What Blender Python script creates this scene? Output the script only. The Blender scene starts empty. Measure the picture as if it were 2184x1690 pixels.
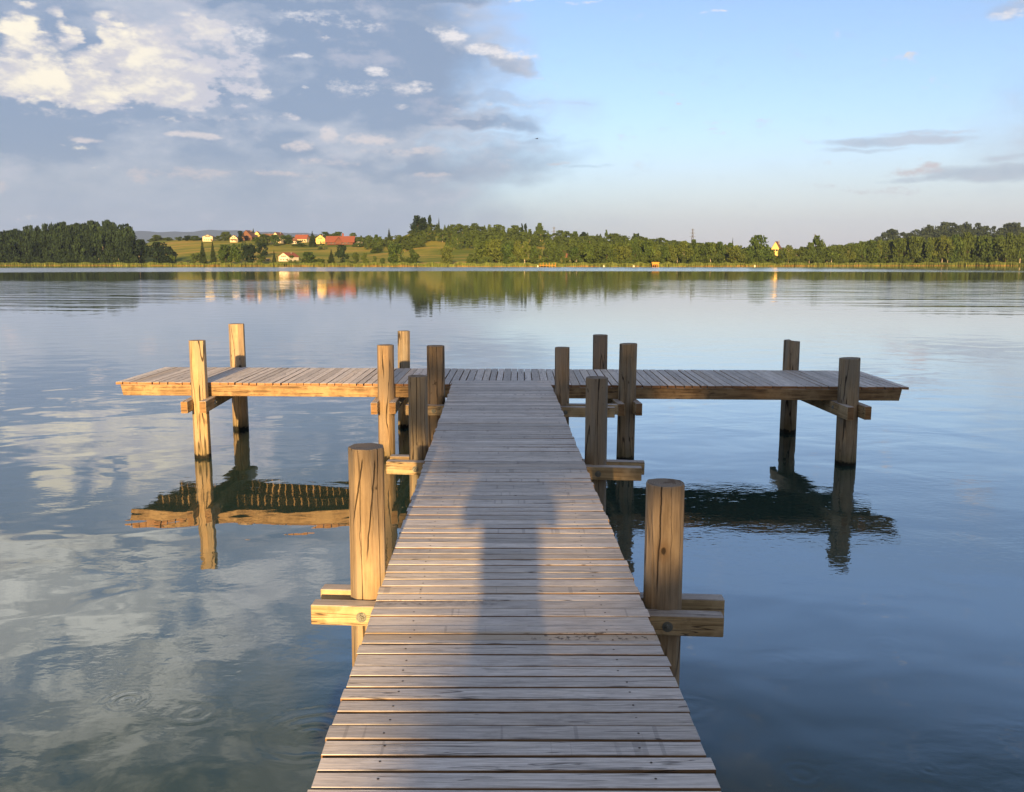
import bpy, math, random
import numpy as np
from mathutils import Vector, Matrix
random.seed(7); RNG = np.random.default_rng(11)
SC = bpy.context.scene
COL = SC.collection
R = math.radians
CAM_H, FPX, PITCH = 2.62, 1914.0, math.atan(285/1914.0)
SUN_EL = 12.0
TS = math.tan(R(SUN_EL))

# ------------------------------------------------------------ node helper
class G:
    """tiny expression builder for shader node trees"""
    def __init__(s, nt): s.nt = nt
    def node(s, t, **kw):
        n = s.nt.nodes.new(t)
        for k, v in kw.items(): setattr(n, k, v)
        return n
    def put(s, sock, v):
        if isinstance(v, bpy.types.NodeSocket): s.nt.links.new(v, sock)
        elif v is not None:
            if sock.type == 'RGBA' and len(v) == 3: v = (*v, 1)
            sock.default_value = v
    def m(s, op, a, b=None, c=None, clamp=False):
        n = s.node('ShaderNodeMath', operation=op, use_clamp=clamp)
        for i, v in enumerate((a, b, c)):
            if v is not None: s.put(n.inputs[i], v)
        return n.outputs[0]
    def add(s, a, b): return s.m('ADD', a, b)
    def sub(s, a, b): return s.m('SUBTRACT', a, b)
    def mul(s, a, b): return s.m('MULTIPLY', a, b)
    def vm(s, op, a, b=None, c=None, out=0):
        n = s.node('ShaderNodeVectorMath', operation=op)
        for i, v in enumerate((a, b, c)):
            if v is not None: s.put(n.inputs[i], v)
        return n.outputs[out]
    def smooth(s, x, a, b, lo=0.0, hi=1.0, kind='SMOOTHSTEP'):
        n = s.node('ShaderNodeMapRange', interpolation_type=kind)
        for i, v in enumerate((x, a, b, lo, hi)): s.put(n.inputs[i], v)
        return n.outputs[0]
    def lin(s, x, a, b, lo=0.0, hi=1.0): return s.smooth(x, a, b, lo, hi, 'LINEAR')
    def noise(s, vec, scale, detail=4.0, rough=0.5, dist=0.0, col=False):
        n = s.node('ShaderNodeTexNoise')
        if vec is not None: s.put(n.inputs['Vector'], vec)
        n.inputs['Scale'].default_value = scale; n.inputs['Detail'].default_value = detail
        n.inputs['Roughness'].default_value = rough; n.inputs['Distortion'].default_value = dist
        return n.outputs[1 if col else 0]
    def mix(s, f, a, b, mode='MIX'):
        n = s.node('ShaderNodeMix', data_type='RGBA', blend_type=mode)
        s.put(n.inputs[0], f); s.put(n.inputs[6], a); s.put(n.inputs[7], b)
        return n.outputs[2]
    def xyz(s, x, y, z):
        n = s.node('ShaderNodeCombineXYZ')
        for i, v in enumerate((x, y, z)): s.put(n.inputs[i], v)
        return n.outputs[0]
    def sep(s, v):
        n = s.node('ShaderNodeSeparateXYZ'); s.put(n.inputs[0], v); return n.outputs[:]
    def attr(s, name, out='Fac'):
        n = s.node('ShaderNodeAttribute', attribute_name=name); return n.outputs[out]
    def pos(s): return s.node('ShaderNodeNewGeometry').outputs['Position']
    def uv(s): return s.node('ShaderNodeTexCoord').outputs['UV']
    def rnd(s): return s.node('ShaderNodeObjectInfo').outputs['Random']
    def bump(s, h, dist=1.0, strength=1.0):
        n = s.node('ShaderNodeBump'); n.inputs['Strength'].default_value = strength
        n.inputs['Distance'].default_value = dist; s.put(n.inputs['Height'], h); return n.outputs[0]

def material(name, build, rough=0.7, spec=0.3):
    mt = bpy.data.materials.new(name); mt.use_nodes = True
    nt = mt.node_tree; bs = nt.nodes['Principled BSDF']; g = G(nt)
    bs.inputs['Roughness'].default_value = rough
    bs.inputs['Specular IOR Level'].default_value = spec
    r = build(g)
    if not isinstance(r, dict): r = {'Base Color': r}
    for k, v in r.items(): g.put(bs.inputs[k], v)
    return mt

# ------------------------------------------------------------ mesh helper
class MB:
    def __init__(s): s.v = []; s.f = []; s.uv = []; s.r = []; s.m = []
    def face(s, idx, uvs=None, rnd=0.0, mi=0):
        s.f.append(tuple(idx)); s.r.append(rnd); s.m.append(mi)
        s.uv.extend(uvs if uvs else [(0, 0)] * len(idx))
    def quad(s, pts, rnd=0.0, mi=0, uvs=None):
        b = len(s.v); s.v.extend([tuple(p) for p in pts]); s.face(range(b, b + len(pts)), uvs, rnd, mi)
    def hexa(s, c, rnd=0.0, mi=0, length=1.0, w=0.1, h=0.05, end_mi=None, side_mi=None):
        """8 corners c: bottom 0-3, top 4-7 (ccw); corners 0-1 run along the length"""
        b = len(s.v); s.v.extend([tuple(p) for p in c]); o = rnd * 37.0
        def f(i, a, d, off, m_):
            s.face([b + k for k in i], [(o, off), (o + a, off), (o + a, off + d), (o, off + d)], rnd, m_)
        em = mi if end_mi is None else end_mi; sm = mi if side_mi is None else side_mi
        f((4, 5, 6, 7), length, w, o, mi); f((3, 2, 1, 0), length, w, o + 3, mi)
        f((0, 1, 5, 4), length, h, o + 5, sm); f((2, 3, 7, 6), length, h, o + 7, sm)
        f((1, 2, 6, 5), w, h, o + 11, em); f((3, 0, 4, 7), w, h, o + 13, em)
    def beam(s, p0, p1, w, h, rnd=0.0, mi=0, end_mi=None, side_mi=None, cut=0.0):
        """box along p0-p1 (centre of the top face), w wide, h deep"""
        p0 = Vector(p0); p1 = Vector(p1); d = p1 - p0; L = d.length; d = d / L
        up = Vector((0, 0, 1)) if abs(d.z) < 0.9 else Vector((0, 1, 0))
        r = d.cross(up).normalized(); u = r.cross(d).normalized()
        a = p0 - r * 0; c = []
        for dz, ct in ((-h, cut), (0, 0)):
            for (t, sgn) in ((0, 1), (1, 1), (1, -1), (0, -1)):
                base = p0 + d * ct if t == 0 else p1 - d * ct
                c.append(base + r * (sgn * w / 2) + u * dz)
        s.hexa(c, rnd, mi, L, w, h, end_mi, side_mi)
    def box(s, x0, x1, y0, y1, z0, z1, rnd=0.0, mi=0):
        s.hexa([(x0, y0, z0), (x1, y0, z0), (x1, y1, z0), (x0, y1, z0), (x0, y0, z1), (x1, y0, z1), (x1, y1, z1), (x0, y1, z1)],
               rnd, mi, x1 - x0, y1 - y0, z1 - z0)
    def tube(s, p0, p1, r0, r1, n=8, rnd=0.0, mi=0, caps=True, cap_mi=None):
        p0 = Vector(p0); p1 = Vector(p1); d = (p1 - p0).normalized()
        a = d.orthogonal().normalized(); bb = d.cross(a); L = (p1 - p0).length
        b = len(s.v)
        for p, r in ((p0, r0), (p1, r1)):
            for k in range(n):
                t = 2 * math.pi * k / n; s.v.append(tuple(p + a * (r * math.cos(t)) + bb * (r * math.sin(t))))
        for k in range(n):
            k2 = (k + 1) % n
            s.face((b + k, b + k2, b + n + k2, b + n + k), [(0, k / n), (0, (k + 1) / n), (L, (k + 1) / n), (L, k / n)], rnd, mi)
        if caps:
            cm = mi if cap_mi is None else cap_mi
            s.face([b + n + k for k in range(n)], None, rnd, cm); s.face([b + n - 1 - k for k in range(n)], None, rnd, cm)
    def build(s, name, mats, parent=None, smooth=False, bevel=0.0, loc=None):
        me = bpy.data.meshes.new(name); me.from_pydata(s.v, [], s.f)
        if not isinstance(mats, (list, tuple)): mats = [mats]
        for mt in mats: me.materials.append(mt)
        me.polygons.foreach_set('material_index', s.m)
        if smooth: me.polygons.foreach_set('use_smooth', [True] * len(s.f))
        ul = me.uv_layers.new(name='UVMap'); ul.data.foreach_set('uv', [c for t in s.uv for c in t])
        at = me.attributes.new('rnd', 'FLOAT', 'FACE'); at.data.foreach_set('value', s.r)
        me.update()
        o = bpy.data.objects.new(name, me); COL.objects.link(o)
        if parent: o.parent = parent
        if loc is not None: o.location = loc
        if bevel:
            bv = o.modifiers.new('bevel', 'BEVEL'); bv.width = bevel; bv.segments = 1; bv.limit_method = 'ANGLE'
        return o

def np_mesh(name, V, F, mats, mi=None, rnd=None, hgt=None, parent=None, smooth=False):
    """V (n,3), F (m,4) arrays -> object"""
    me = bpy.data.meshes.new(name)
    me.vertices.add(len(V)); me.vertices.foreach_set('co', np.ascontiguousarray(V, dtype=np.float32).ravel())
    k = F.shape[1]
    me.loops.add(F.size); me.loops.foreach_set('vertex_index', np.ascontiguousarray(F, dtype=np.int32).ravel())
    me.polygons.add(len(F)); me.polygons.foreach_set('loop_start', np.arange(0, F.size, k, dtype=np.int32))
    for mt in (mats if isinstance(mats, (list, tuple)) else [mats]): me.materials.append(mt)
    if mi is not None: me.polygons.foreach_set('material_index', np.ascontiguousarray(mi, dtype=np.int32))
    if rnd is not None:
        at = me.attributes.new('rnd', 'FLOAT', 'FACE'); at.data.foreach_set('value', np.ascontiguousarray(rnd, dtype=np.float32))
    if hgt is not None:
        at = me.attributes.new('hgt', 'FLOAT', 'POINT'); at.data.foreach_set('value', np.ascontiguousarray(hgt, dtype=np.float32))
    if smooth: me.polygons.foreach_set('use_smooth', np.ones(len(F), dtype=bool))
    me.update(calc_edges=True); me.validate()
    o = bpy.data.objects.new(name, me); COL.objects.link(o)
    if parent: o.parent = parent
    return o

def tag(o, label=None, cat=None, group=None, kind=None):
    if label: o['label'] = label
    if cat: o['category'] = cat
    if group: o['group'] = group
    if kind: o['kind'] = kind
    return o
def empty(name, loc, rz=0.0):
    o = bpy.data.objects.new(name, None); COL.objects.link(o)
    o.location = loc; o.rotation_euler = (0, 0, rz); o.empty_display_size = 0.3
    return o
def interp(x, tab): return float(np.interp(x, [t[0] for t in tab], [t[1] for t in tab]))

# ------------------------------------------------------------ camera, sun, settings
cam = bpy.data.cameras.new('camera'); cam.sensor_width = 36.0; cam.lens = 36.0 * FPX / 2184.0
cam.clip_start = 0.05; cam.clip_end = 20000
co = bpy.data.objects.new('camera', cam); COL.objects.link(co)
co.location = (0, 0, CAM_H); co.rotation_euler = (math.pi / 2 - PITCH, 0, 0); SC.camera = co
sun = bpy.data.lights.new('sun', 'SUN'); sun.energy = 5.0; sun.angle = R(0.8); sun.color = (1.0, 0.64, 0.28)
so = bpy.data.objects.new('sun', sun); COL.objects.link(so); so.location = (0, -40, 30)
so.rotation_euler = (math.pi / 2 - R(SUN_EL), 0, 0)      # shines towards +Y, down by SUN_EL
SC.view_settings.view_transform = 'Standard'; SC.view_settings.look = 'None'
EXPO = 1.4
SC.view_settings.exposure = EXPO; SC.view_settings.gamma = 1.0
SC.render.engine = 'CYCLES'
cy = SC.cycles
cy.max_bounces = 6; cy.diffuse_bounces = 3; cy.glossy_bounces = 4; cy.transmission_bounces = 2; cy.volume_bounces = 0
cy.transparent_max_bounces = 6; cy.caustics_reflective = True; cy.blur_glossy = 1.0; cy.caustics_refractive = False
cy.sample_clamp_indirect = 6.0
try: cy.use_denoising = True
except Exception: pass

# ------------------------------------------------------------ sky and clouds
def px_dir(px, py):
    x = (px - 1092) / FPX; v = -(py - 845) / FPX
    y = math.cos(PITCH) + v * math.sin(PITCH); z = -math.sin(PITCH) + v * math.cos(PITCH)
    return math.degrees(math.atan2(x, y)), math.degrees(math.atan2(z, math.hypot(x, y)))
def build_world():
    w = bpy.data.worlds.new('World'); SC.world = w; w.use_nodes = True
    nt = w.node_tree; g = G(nt); bg = nt.nodes['Background']
    K = 10.0 / (2 ** EXPO)           # cloud colours, divided back by the strength of 0.1
    d = g.vm('NORMALIZE', g.node('ShaderNodeTexCoord').outputs['Generated'])
    x, y, z = g.sep(d)
    az = g.mul(g.m('ARCTAN2', x, y), 57.29578); el = g.mul(g.m('ARCSINE', z), 57.29578)
    sky = g.node('ShaderNodeTexSky', sky_type='NISHITA', sun_disc=False, sun_elevation=R(SUN_EL), sun_rotation=R(180),
                 dust_density=0.7, air_density=1.0, ozone_density=1.0, altitude=400.0)
    skyc = g.vm('MULTIPLY', sky.outputs[0], (0.60, 0.645, 0.80))
    back = g.smooth(g.m('ABSOLUTE', az), 70.0, 115.0)
    skyc = g.vm('MINIMUM', skyc, g.mix(back, (14.0, 14.0, 14.0), (2.4, 2.3, 2.4)))
    # low air: pale, slightly pink band over the horizon
    left = g.smooth(az, -8.0, 14.0, 1.0, 0.0)
    hor = g.mix(left, tuple(c * K for c in (0.72, 0.655, 0.67)), tuple(c * K for c in (0.385, 0.455, 0.555)))
    hz = g.smooth(el, -2.0, 9.5, 0.97, 0.0)
    base = g.mix(hz, skyc, hor)
    # coordinates (azimuth, elevation) in degrees, warped by noise
    dv = g.vm('MULTIPLY', d, (1, 1, 2.1))
    n1 = g.noise(dv, 7.0, 3.0, 0.55, 0.0, col=True)
    n2 = g.noise(dv, 26.0, 4.0, 0.6, 0.0, col=True)
    wv = g.vm('MULTIPLY', g.vm('SUBTRACT', n1, (0.5, 0.5, 0.5)), (13.0, 6.0, 0.0))
    wv2 = g.vm('MULTIPLY', g.vm('SUBTRACT', n2, (0.5, 0.5, 0.5)), (3.4, 1.8, 0.0))
    P0 = g.xyz(az, el, 0.0)
    P = g.vm('ADD', P0, g.vm('ADD', wv, wv2))
    Pf = g.vm('ADD', P0, g.vm('ADD', g.vm('MULTIPLY', wv, (0.35, 0.35, 0)), wv2))
    f1 = g.noise(dv, 11.0, 5.0, 0.62); f2 = g.noise(dv, 40.0, 4.0, 0.62); f0 = g.noise(dv, 4.2, 3.0, 0.5)
    def blobs(lst, P):
        tot = None
        for (px, py, rx, ry, wt) in lst:
            a, e = px_dir(px, py); ra, re = rx * 1.15 / 33.4, ry * 1.15 / 33.4
            v = g.vm('MULTIPLY_ADD', P, (1 / ra, 1 / re, 0), (-a / ra, -e / re, 0))
            l = g.vm('DOT_PRODUCT', v, v, out=1)
            b = g.m('MULTIPLY_ADD', l, -wt, wt)
            tot = g.m('MAXIMUM', b, 0.0) if tot is None else g.m('MAXIMUM', tot, b)
        return tot
    # --- grey violet bank (pixel places of the photograph turned into sky directions)
    grey = [(250, 60, 560, 170, 1), (740, 110, 380, 200, 1), (960, 20, 180, 44, 1), (500, 250, 660, 170, 1), (880, 190, 270, 120, .85), (1000, 230, 220, 26, .7), (1040, 320, 190, 16, .6),
            (150, 330, 440, 160, 1), (660, 390, 500, 90, .8), (1000, 352, 240, 14, .7), (1010, 280, 160, 36, .9), (900, 360, 340, 60, .85), (1060, 140, 110, 32, 1),
            (400, 480, 820, 120, .95), (520, -190, 400, 120, 1), (130, -340, 330, 110, .95), (80, -135, 330, 60, .9), (200, -560, 260, 60, .45), (-600, 100, 700, 400, 1), (-500, -600, 800, 500, 1),
            (1900, -900, 420, 120, .6), (2900, 250, 500, 200, .8)]
    gd = blobs(grey, P)
    gd = g.add(gd, g.mul(g.sub(f1, 0.5), 0.9))
    ga = g.smooth(gd, 0.0, g.smooth(az, -12.0, 2.0, 0.55, 1.05))
    Ps = g.vm('ADD', P0, g.vm('ADD', g.vm('MULTIPLY', wv, (0.22, 0.16, 0)), g.vm('MULTIPLY', wv2, (0.4, 0.3, 0))))
    strk = [(1930, 300, 170, 9, .8), (1990, 285, 110, 6, .5), (1850, 318, 90, 5, .5), (2130, 368, 150, 20, .8), (2000, 380, 120, 8, .6), (2175, 335, 70, 10, .6), (2170, 20, 50, 16, .6), (1120, 345, 130, 8, .5), (1230, 360, 80, 5, .4)]
    sg = g.smooth(g.add(blobs(strk, Ps), g.mul(g.sub(f2, 0.5), 0.8)), 0.0, 0.75, 0.0, 0.75)
    ga = g.m('MAXIMUM', ga, sg)
    dark = [(840, 200, 190, 90, 1), (720, 120, 190, 60, .9), (930, 15, 170, 30, 1), (40, 265, 190, 60, .9), (800, 345, 190, 22, .7), (640, 235, 130, 46, .8), (1010, 285, 120, 14, .9), (330, 240, 190, 20, .6), (560, 320, 90, 20, .5), (250, 20, 120, 20, .4), (620, 15, 200, 22, .7), (150, 215, 220, 16, .5)]
    dk = g.smooth(g.add(blobs(dark, P), g.mul(g.sub(f1, 0.5), 1.2)), 0.05, 0.9)
    # unseen broken cloud added: bright overhead to light the deck, grey behind against glow
    ovn = g.noise(g.vm('DIVIDE', d, g.xyz(g.add(z, 0.25), g.add(z, 0.25), 1.0)), 1.6, 6.0, 0.6)
    ova = g.mul(g.smooth(ovn, 0.34, 0.56), g.smooth(el, 40.0, 60.0))
    rear = g.mul(g.smooth(g.m('ABSOLUTE', az), 70.0, 120.0), g.mul(g.smooth(ovn, 0.30, 0.5), g.smooth(el, 35.0, 60.0, 1.0, 0.0)))
    gt = g.m('SUBTRACT', g.smooth(g.add(g.mul(f0, 0.5), g.add(g.mul(f1, 0.35), g.mul(f2, 0.15))), 0.40, 0.60), g.mul(dk, 0.9), clamp=True)
    gcol = g.mix(gt, tuple(c * K for c in (0.262, 0.355, 0.515)), tuple(c * K for c in (0.535, 0.58, 0.68)))
    lowf = g.smooth(el, 2.0, 7.0, 1.0, 0.0)
    gcol = g.mix(g.mul(lowf, 0.75), gcol, tuple(c * K for c in (0.39, 0.47, 0.585)))
    c = g.mix(g.mul(ga, 0.93), base, gcol)
    c = g.mix(ova, c, g.mix(gt, tuple(k * K for k in (1.0, 0.98, 0.99)), tuple(k * K for k in (1.7, 1.64, 1.58))))
    c = g.mix(g.mul(rear, 0.9), c, tuple(k * K for k in (0.34, 0.36, 0.43)))
    # --- bright sunlit cumulus
    bright = [(70, 158, 125, 52, 1.0), (30, 85, 52, 46, 1.0), (75, 110, 50, 40, .95), (195, 150, 60, 48, 1.0), (290, 120, 75, 62, 1.0), (345, 85, 60, 44, .9), (330, 165, 130, 52, .9), (235, 195, 90, 32, .9),
              (128, 78, 24, 26, .75), (118, 26, 30, 18, .6), (240, 46, 34, 18, .7), (300, 45, 60, 26, .45), (430, 60, 60, 30, .5), (440, 150, 110, 60, .55), (30, 8, 30, 10, .6), (420, 210, 120, 26, .4),
              (-20, -118, 170, 26, 1), (275, -128, 115, 24, 1), (330, -95, 50, 14, .7), (520, -215, 230, 70, .6), (250, -235, 200, 36, .5), (95, -345, 120, 55, 1.1), (330, -385, 60, 20, .6), (640, -110, 90, 30, .5), (100, -560, 260, 120, .85), (420, -330, 150, 60, .7), (160, -250, 200, 60, .7), (-300, -300, 300, 150, .9), (500, -700, 300, 90, .6), (20, -800, 240, 90, .7)]
    small = [(965, 82, 34, 18, 1), (925, 66, 22, 10, .7), (1060, 115, 85, 13, .9), (1010, 108, 30, 12, .9), (790, 158, 30, 10, 1), (635, 124, 22, 7, .8), (648, 188, 7, 4, .8),
             (870, 188, 60, 13, .75), (855, 228, 22, 8, .75), (740, 190, 60, 20, .35), (610, 250, 20, 8, .9), (180, 295, 38, 6, .95), (410, 290, 55, 8, .95), (635, 312, 38, 12, .95), (695, 290, 20, 18, .85),
             (780, 300, 60, 14, .8), (880, 325, 120, 9, .7), (700, 345, 90, 8, .5), (300, 368, 22, 16, .8), (410, 372, 75, 14, .75), (600, 370, 90, 6, .6), (910, 372, 55, 6, .7), (500, 250, 120, 10, .35), (120, 240, 80, 8, .4), (250, 262, 60, 6, .4),
             (520, 75, 60, 24, .6), (650, 40, 80, 20, .5), (760, 60, 60, 14, .45), (1130, 8, 40, 5, .9), (1985, 353, 26, 9, .9), (1950, 364, 60, 9, .65), (1900, 405, 120, 10, .4), (1780, 398, 80, 6, .4), (1530, 262, 40, 6, .4), (2165, 30, 40, 8, .8),
             (1520, 22, 32, 3, .6), (1240, 10, 50, 2.4, .5), (0, 400, 22, 20, .7), (1180, 352, 26, 5, .6), (2010, 283, 80, 5, .5), (1060, 225, 110, 5, .4), (1120, 165, 60, 4, .35)]
    def vor(scale):
        n = g.node('ShaderNodeTexVoronoi', feature='F1'); g.put(n.inputs['Vector'], g.vm('ADD', dv, g.vm('MULTIPLY', n2, (0.06, 0.06, 0.06))))
        n.inputs['Scale'].default_value = scale; return n.outputs['Distance']
    puff = g.add(g.mul(g.sub(0.42, vor(19.0)), 0.5), g.add(g.mul(g.sub(0.42, vor(47.0)), 0.3), g.mul(g.sub(f2, 0.5), 0.6)))
    f3 = g.noise(dv, 95.0, 4.0, 0.68)
    bd = blobs(bright, Pf); sb = blobs(small, Ps); sd = sb
    fr = g.sub(f3, 0.5)
    bd = g.add(bd, g.add(g.mul(puff, 0.9), g.mul(fr, 0.55))); sd = g.add(sd, g.add(g.mul(puff, 0.8), g.mul(fr, 2.0)))
    # crisp heads, soft feet where the cloud melts into the grey
    soft = g.noise(dv, 5.0, 2.0, 0.5)
    ba = g.smooth(bd, 0.10, g.lin(soft, 0.40, 0.60, 0.32, 0.85)); sa = g.mul(g.mul(g.smooth(sd, 0.06, 1.05), g.smooth(sb, 0.02, 0.25)), 0.95)
    bs = g.smooth(g.add(g.mul(puff, 0.8), g.mul(bd, 0.4)), 0.02, 0.42)
    bcol = g.mix(bs, tuple(k * K for k in (0.70, 0.69, 0.75)), tuple(k * K for k in (1.16, 1.06, 0.86)))
    bcol = g.mix(g.smooth(el, 14.5, 16.5), bcol, g.mix(bs, tuple(k * K for k in (0.66, 0.67, 0.69)), tuple(k * K for k in (1.16, 1.14, 1.08))))
    bcol = g.mix(g.smooth(az, -24.0, -15.0, 0.0, 0.6), bcol, tuple(k * K for k in (0.64, 0.66, 0.78)))
    scol = g.mix(g.smooth(el, 4.0, 12.0), tuple(k * K for k in (0.68, 0.63, 0.66)), tuple(k * K for k in (0.93, 0.90, 0.92)))
    # pale ragged patches on the grey bank
    pf = g.mul(g.smooth(g.add(g.mul(f1, 0.6), g.mul(f2, 0.4)), 0.53, 0.70), ga)
    c = g.mix(g.mul(pf, 0.45), c, tuple(k * K for k in (0.66, 0.66, 0.76)))
    c = g.mix(sa, c, scol)
    c = g.mix(g.mul(ba, 0.96), c, bcol)
    up = g.add(g.smooth(el, 15.4, 20.0, 1.0, 1.5), g.smooth(el, 22.0, 32.0, 0.0, -0.85))
    c = g.vm('MULTIPLY', c, g.xyz(up, up, up))
    nt.links.new(c, bg.inputs[0]); bg.inputs[1].default_value = 0.1
    w.cycles.sampling_method = 'MANUAL'; w.cycles.sample_map_resolution = 512
build_world()

# ------------------------------------------------------------ materials
def m_deck(g):
    u, v, _ = g.sep(g.uv()); r = g.attr('rnd')
    gv = g.xyz(g.mul(u, 3.0), g.mul(v, 70.0), g.mul(r, 9.0))
    fine = g.noise(gv, 2.2, 6.0, 0.65)
    broad = g.noise(g.xyz(g.mul(u, 1.3), g.mul(v, 7.0), r), 2.5, 4.0, 0.6)
    stain = g.noise(g.xyz(*[g.mul(q, w_) for q, w_ in zip(g.sep(g.pos()), (1.0, 2.2, 1.0))]), 1.9, 6.0, 0.7); mott = g.noise(g.xyz(g.mul(u, 9.0), g.mul(v, 24.0), r), 1.5, 5.0, 0.7)
    c = g.mix(g.smooth(fine, 0.3, 0.72), (0.42, 0.39, 0.37), (0.72, 0.685, 0.66))
    c = g.mix(g.smooth(broad, 0.48, 0.72, 0.0, 0.55), c, (0.70, 0.65, 0.60))
    c = g.mix(g.smooth(broad, 0.28, 0.42, 0.4, 0.0), c, (0.30, 0.28, 0.275))
    c = g.mix(g.smooth(stain, 0.56, 0.74, 0.0, 0.5), c, (0.22, 0.215, 0.22))
    c = g.mix(g.smooth(mott, 0.52, 0.72, 0.0, 0.4), c, (0.27, 0.255, 0.25))
    c = g.mix(g.smooth(mott, 0.30, 0.44, 0.4, 0.0), c, (0.76, 0.73, 0.70))
    r2 = g.m('FRACT', g.mul(r, 17.31)); r3 = g.m('FRACT', g.mul(r, 91.7))
    tone = g.lin(r2, 0.0, 1.0, 0.74, 1.16)
    c = g.vm('MULTIPLY', c, g.xyz(tone, tone, tone))
    c = g.mix(g.smooth(r3, 0.8, 1.0, 0.0, 0.35), c, (0.47, 0.37, 0.26))            # a few yellower boards
    # saw marks across some boards
    saw = g.noise(g.xyz(g.mul(u, 30.0), g.mul(v, 0.4), r), 1.0, 1.0, 0.4)
    sm = g.mul(g.smooth(saw, 0.655, 0.69), g.smooth(g.m('FRACT', g.mul(r, 53.3)), 0.70, 0.72, 0.0, 0.32))
    c = g.mix(sm, c, (0.15, 0.14, 0.14))
    # knots, dark drying cracks along the grain
    kn = g.noise(g.xyz(g.mul(u, 6.0), g.mul(v, 16.0), g.mul(r, 5.0)), 1.0, 2.0, 0.5)
    c = g.mix(g.smooth(kn, 0.735, 0.79, 0.0, 0.8), c, (0.10, 0.08, 0.07))
    ck = g.noise(g.xyz(g.mul(u, 0.9), g.mul(v, 26.0), g.mul(r, 13.0)), 1.3, 2.0, 0.5, 0.4)
    ckm = g.smooth(g.m('ABSOLUTE', g.sub(ck, 0.63)), 0.004, 0.014, 0.75, 0.0)
    c = g.mix(ckm, c, (0.09, 0.08, 0.075))
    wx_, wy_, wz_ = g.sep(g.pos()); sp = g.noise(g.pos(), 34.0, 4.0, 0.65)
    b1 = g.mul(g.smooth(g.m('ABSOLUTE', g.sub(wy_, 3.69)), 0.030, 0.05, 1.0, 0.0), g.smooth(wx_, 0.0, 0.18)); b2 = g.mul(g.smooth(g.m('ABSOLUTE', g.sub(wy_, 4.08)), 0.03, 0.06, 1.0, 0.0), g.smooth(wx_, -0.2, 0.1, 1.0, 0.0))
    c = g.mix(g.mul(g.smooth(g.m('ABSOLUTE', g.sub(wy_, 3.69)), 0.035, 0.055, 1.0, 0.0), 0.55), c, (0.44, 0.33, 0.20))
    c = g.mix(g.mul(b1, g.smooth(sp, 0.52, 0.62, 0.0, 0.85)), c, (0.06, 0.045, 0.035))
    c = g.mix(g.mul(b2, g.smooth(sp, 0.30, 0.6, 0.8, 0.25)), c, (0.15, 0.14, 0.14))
    h = g.add(g.mul(fine, 0.0016), g.mul(ckm, -0.002))
    return {'Base Color': c, 'Normal': g.bump(h), 'Roughness': g.lin(fine, 0.3, 0.7, 0.78, 0.6)}
def m_wood(dark, mid, light, grain=45.0):
    def f(g):
        u, v, _ = g.sep(g.uv()); r = g.attr('rnd')
        fine = g.noise(g.xyz(g.mul(u, 1.2), g.mul(v, grain), r), 2.0, 6.0, 0.62)
        broad = g.noise(g.vm('ADD', g.pos(), g.xyz(r, r, r)), 5.0, 5.0, 0.6)
        c = g.mix(g.smooth(fine, 0.34, 0.68), dark, mid)
        c = g.mix(g.smooth(broad, 0.42, 0.7, 0.0, 0.8), c, light)
        mot = g.noise(g.vm('ADD', g.pos(), g.xyz(g.mul(r, 9.0), 0.0, 0.0)), 11.0, 4.0, 0.65); c = g.mix(g.smooth(mot, 0.53, 0.70, 0.0, 0.6), c, dark)
        kn = g.noise(g.xyz(g.mul(u, 5.0), g.mul(v, 14.0), g.mul(r, 7.0)), 1.0, 2.0, 0.5)
        c = g.mix(g.smooth(kn, 0.72, 0.77, 0.0, 0.8), c, (0.07, 0.045, 0.03))
        ck = g.noise(g.xyz(g.mul(u, 0.7), g.mul(v, 18.0), g.mul(r, 11.0)), 1.4, 2.0, 0.5, 0.5)
        ckm = g.smooth(g.m('ABSOLUTE', g.sub(ck, 0.6)), 0.004, 0.014, 0.8, 0.0)
        c = g.mix(ckm, c, (0.05, 0.035, 0.025))
        return {'Base Color': c, 'Normal': g.bump(g.add(g.mul(fine, 0.0015), g.mul(ckm, -0.003)))}
    return f
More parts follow.
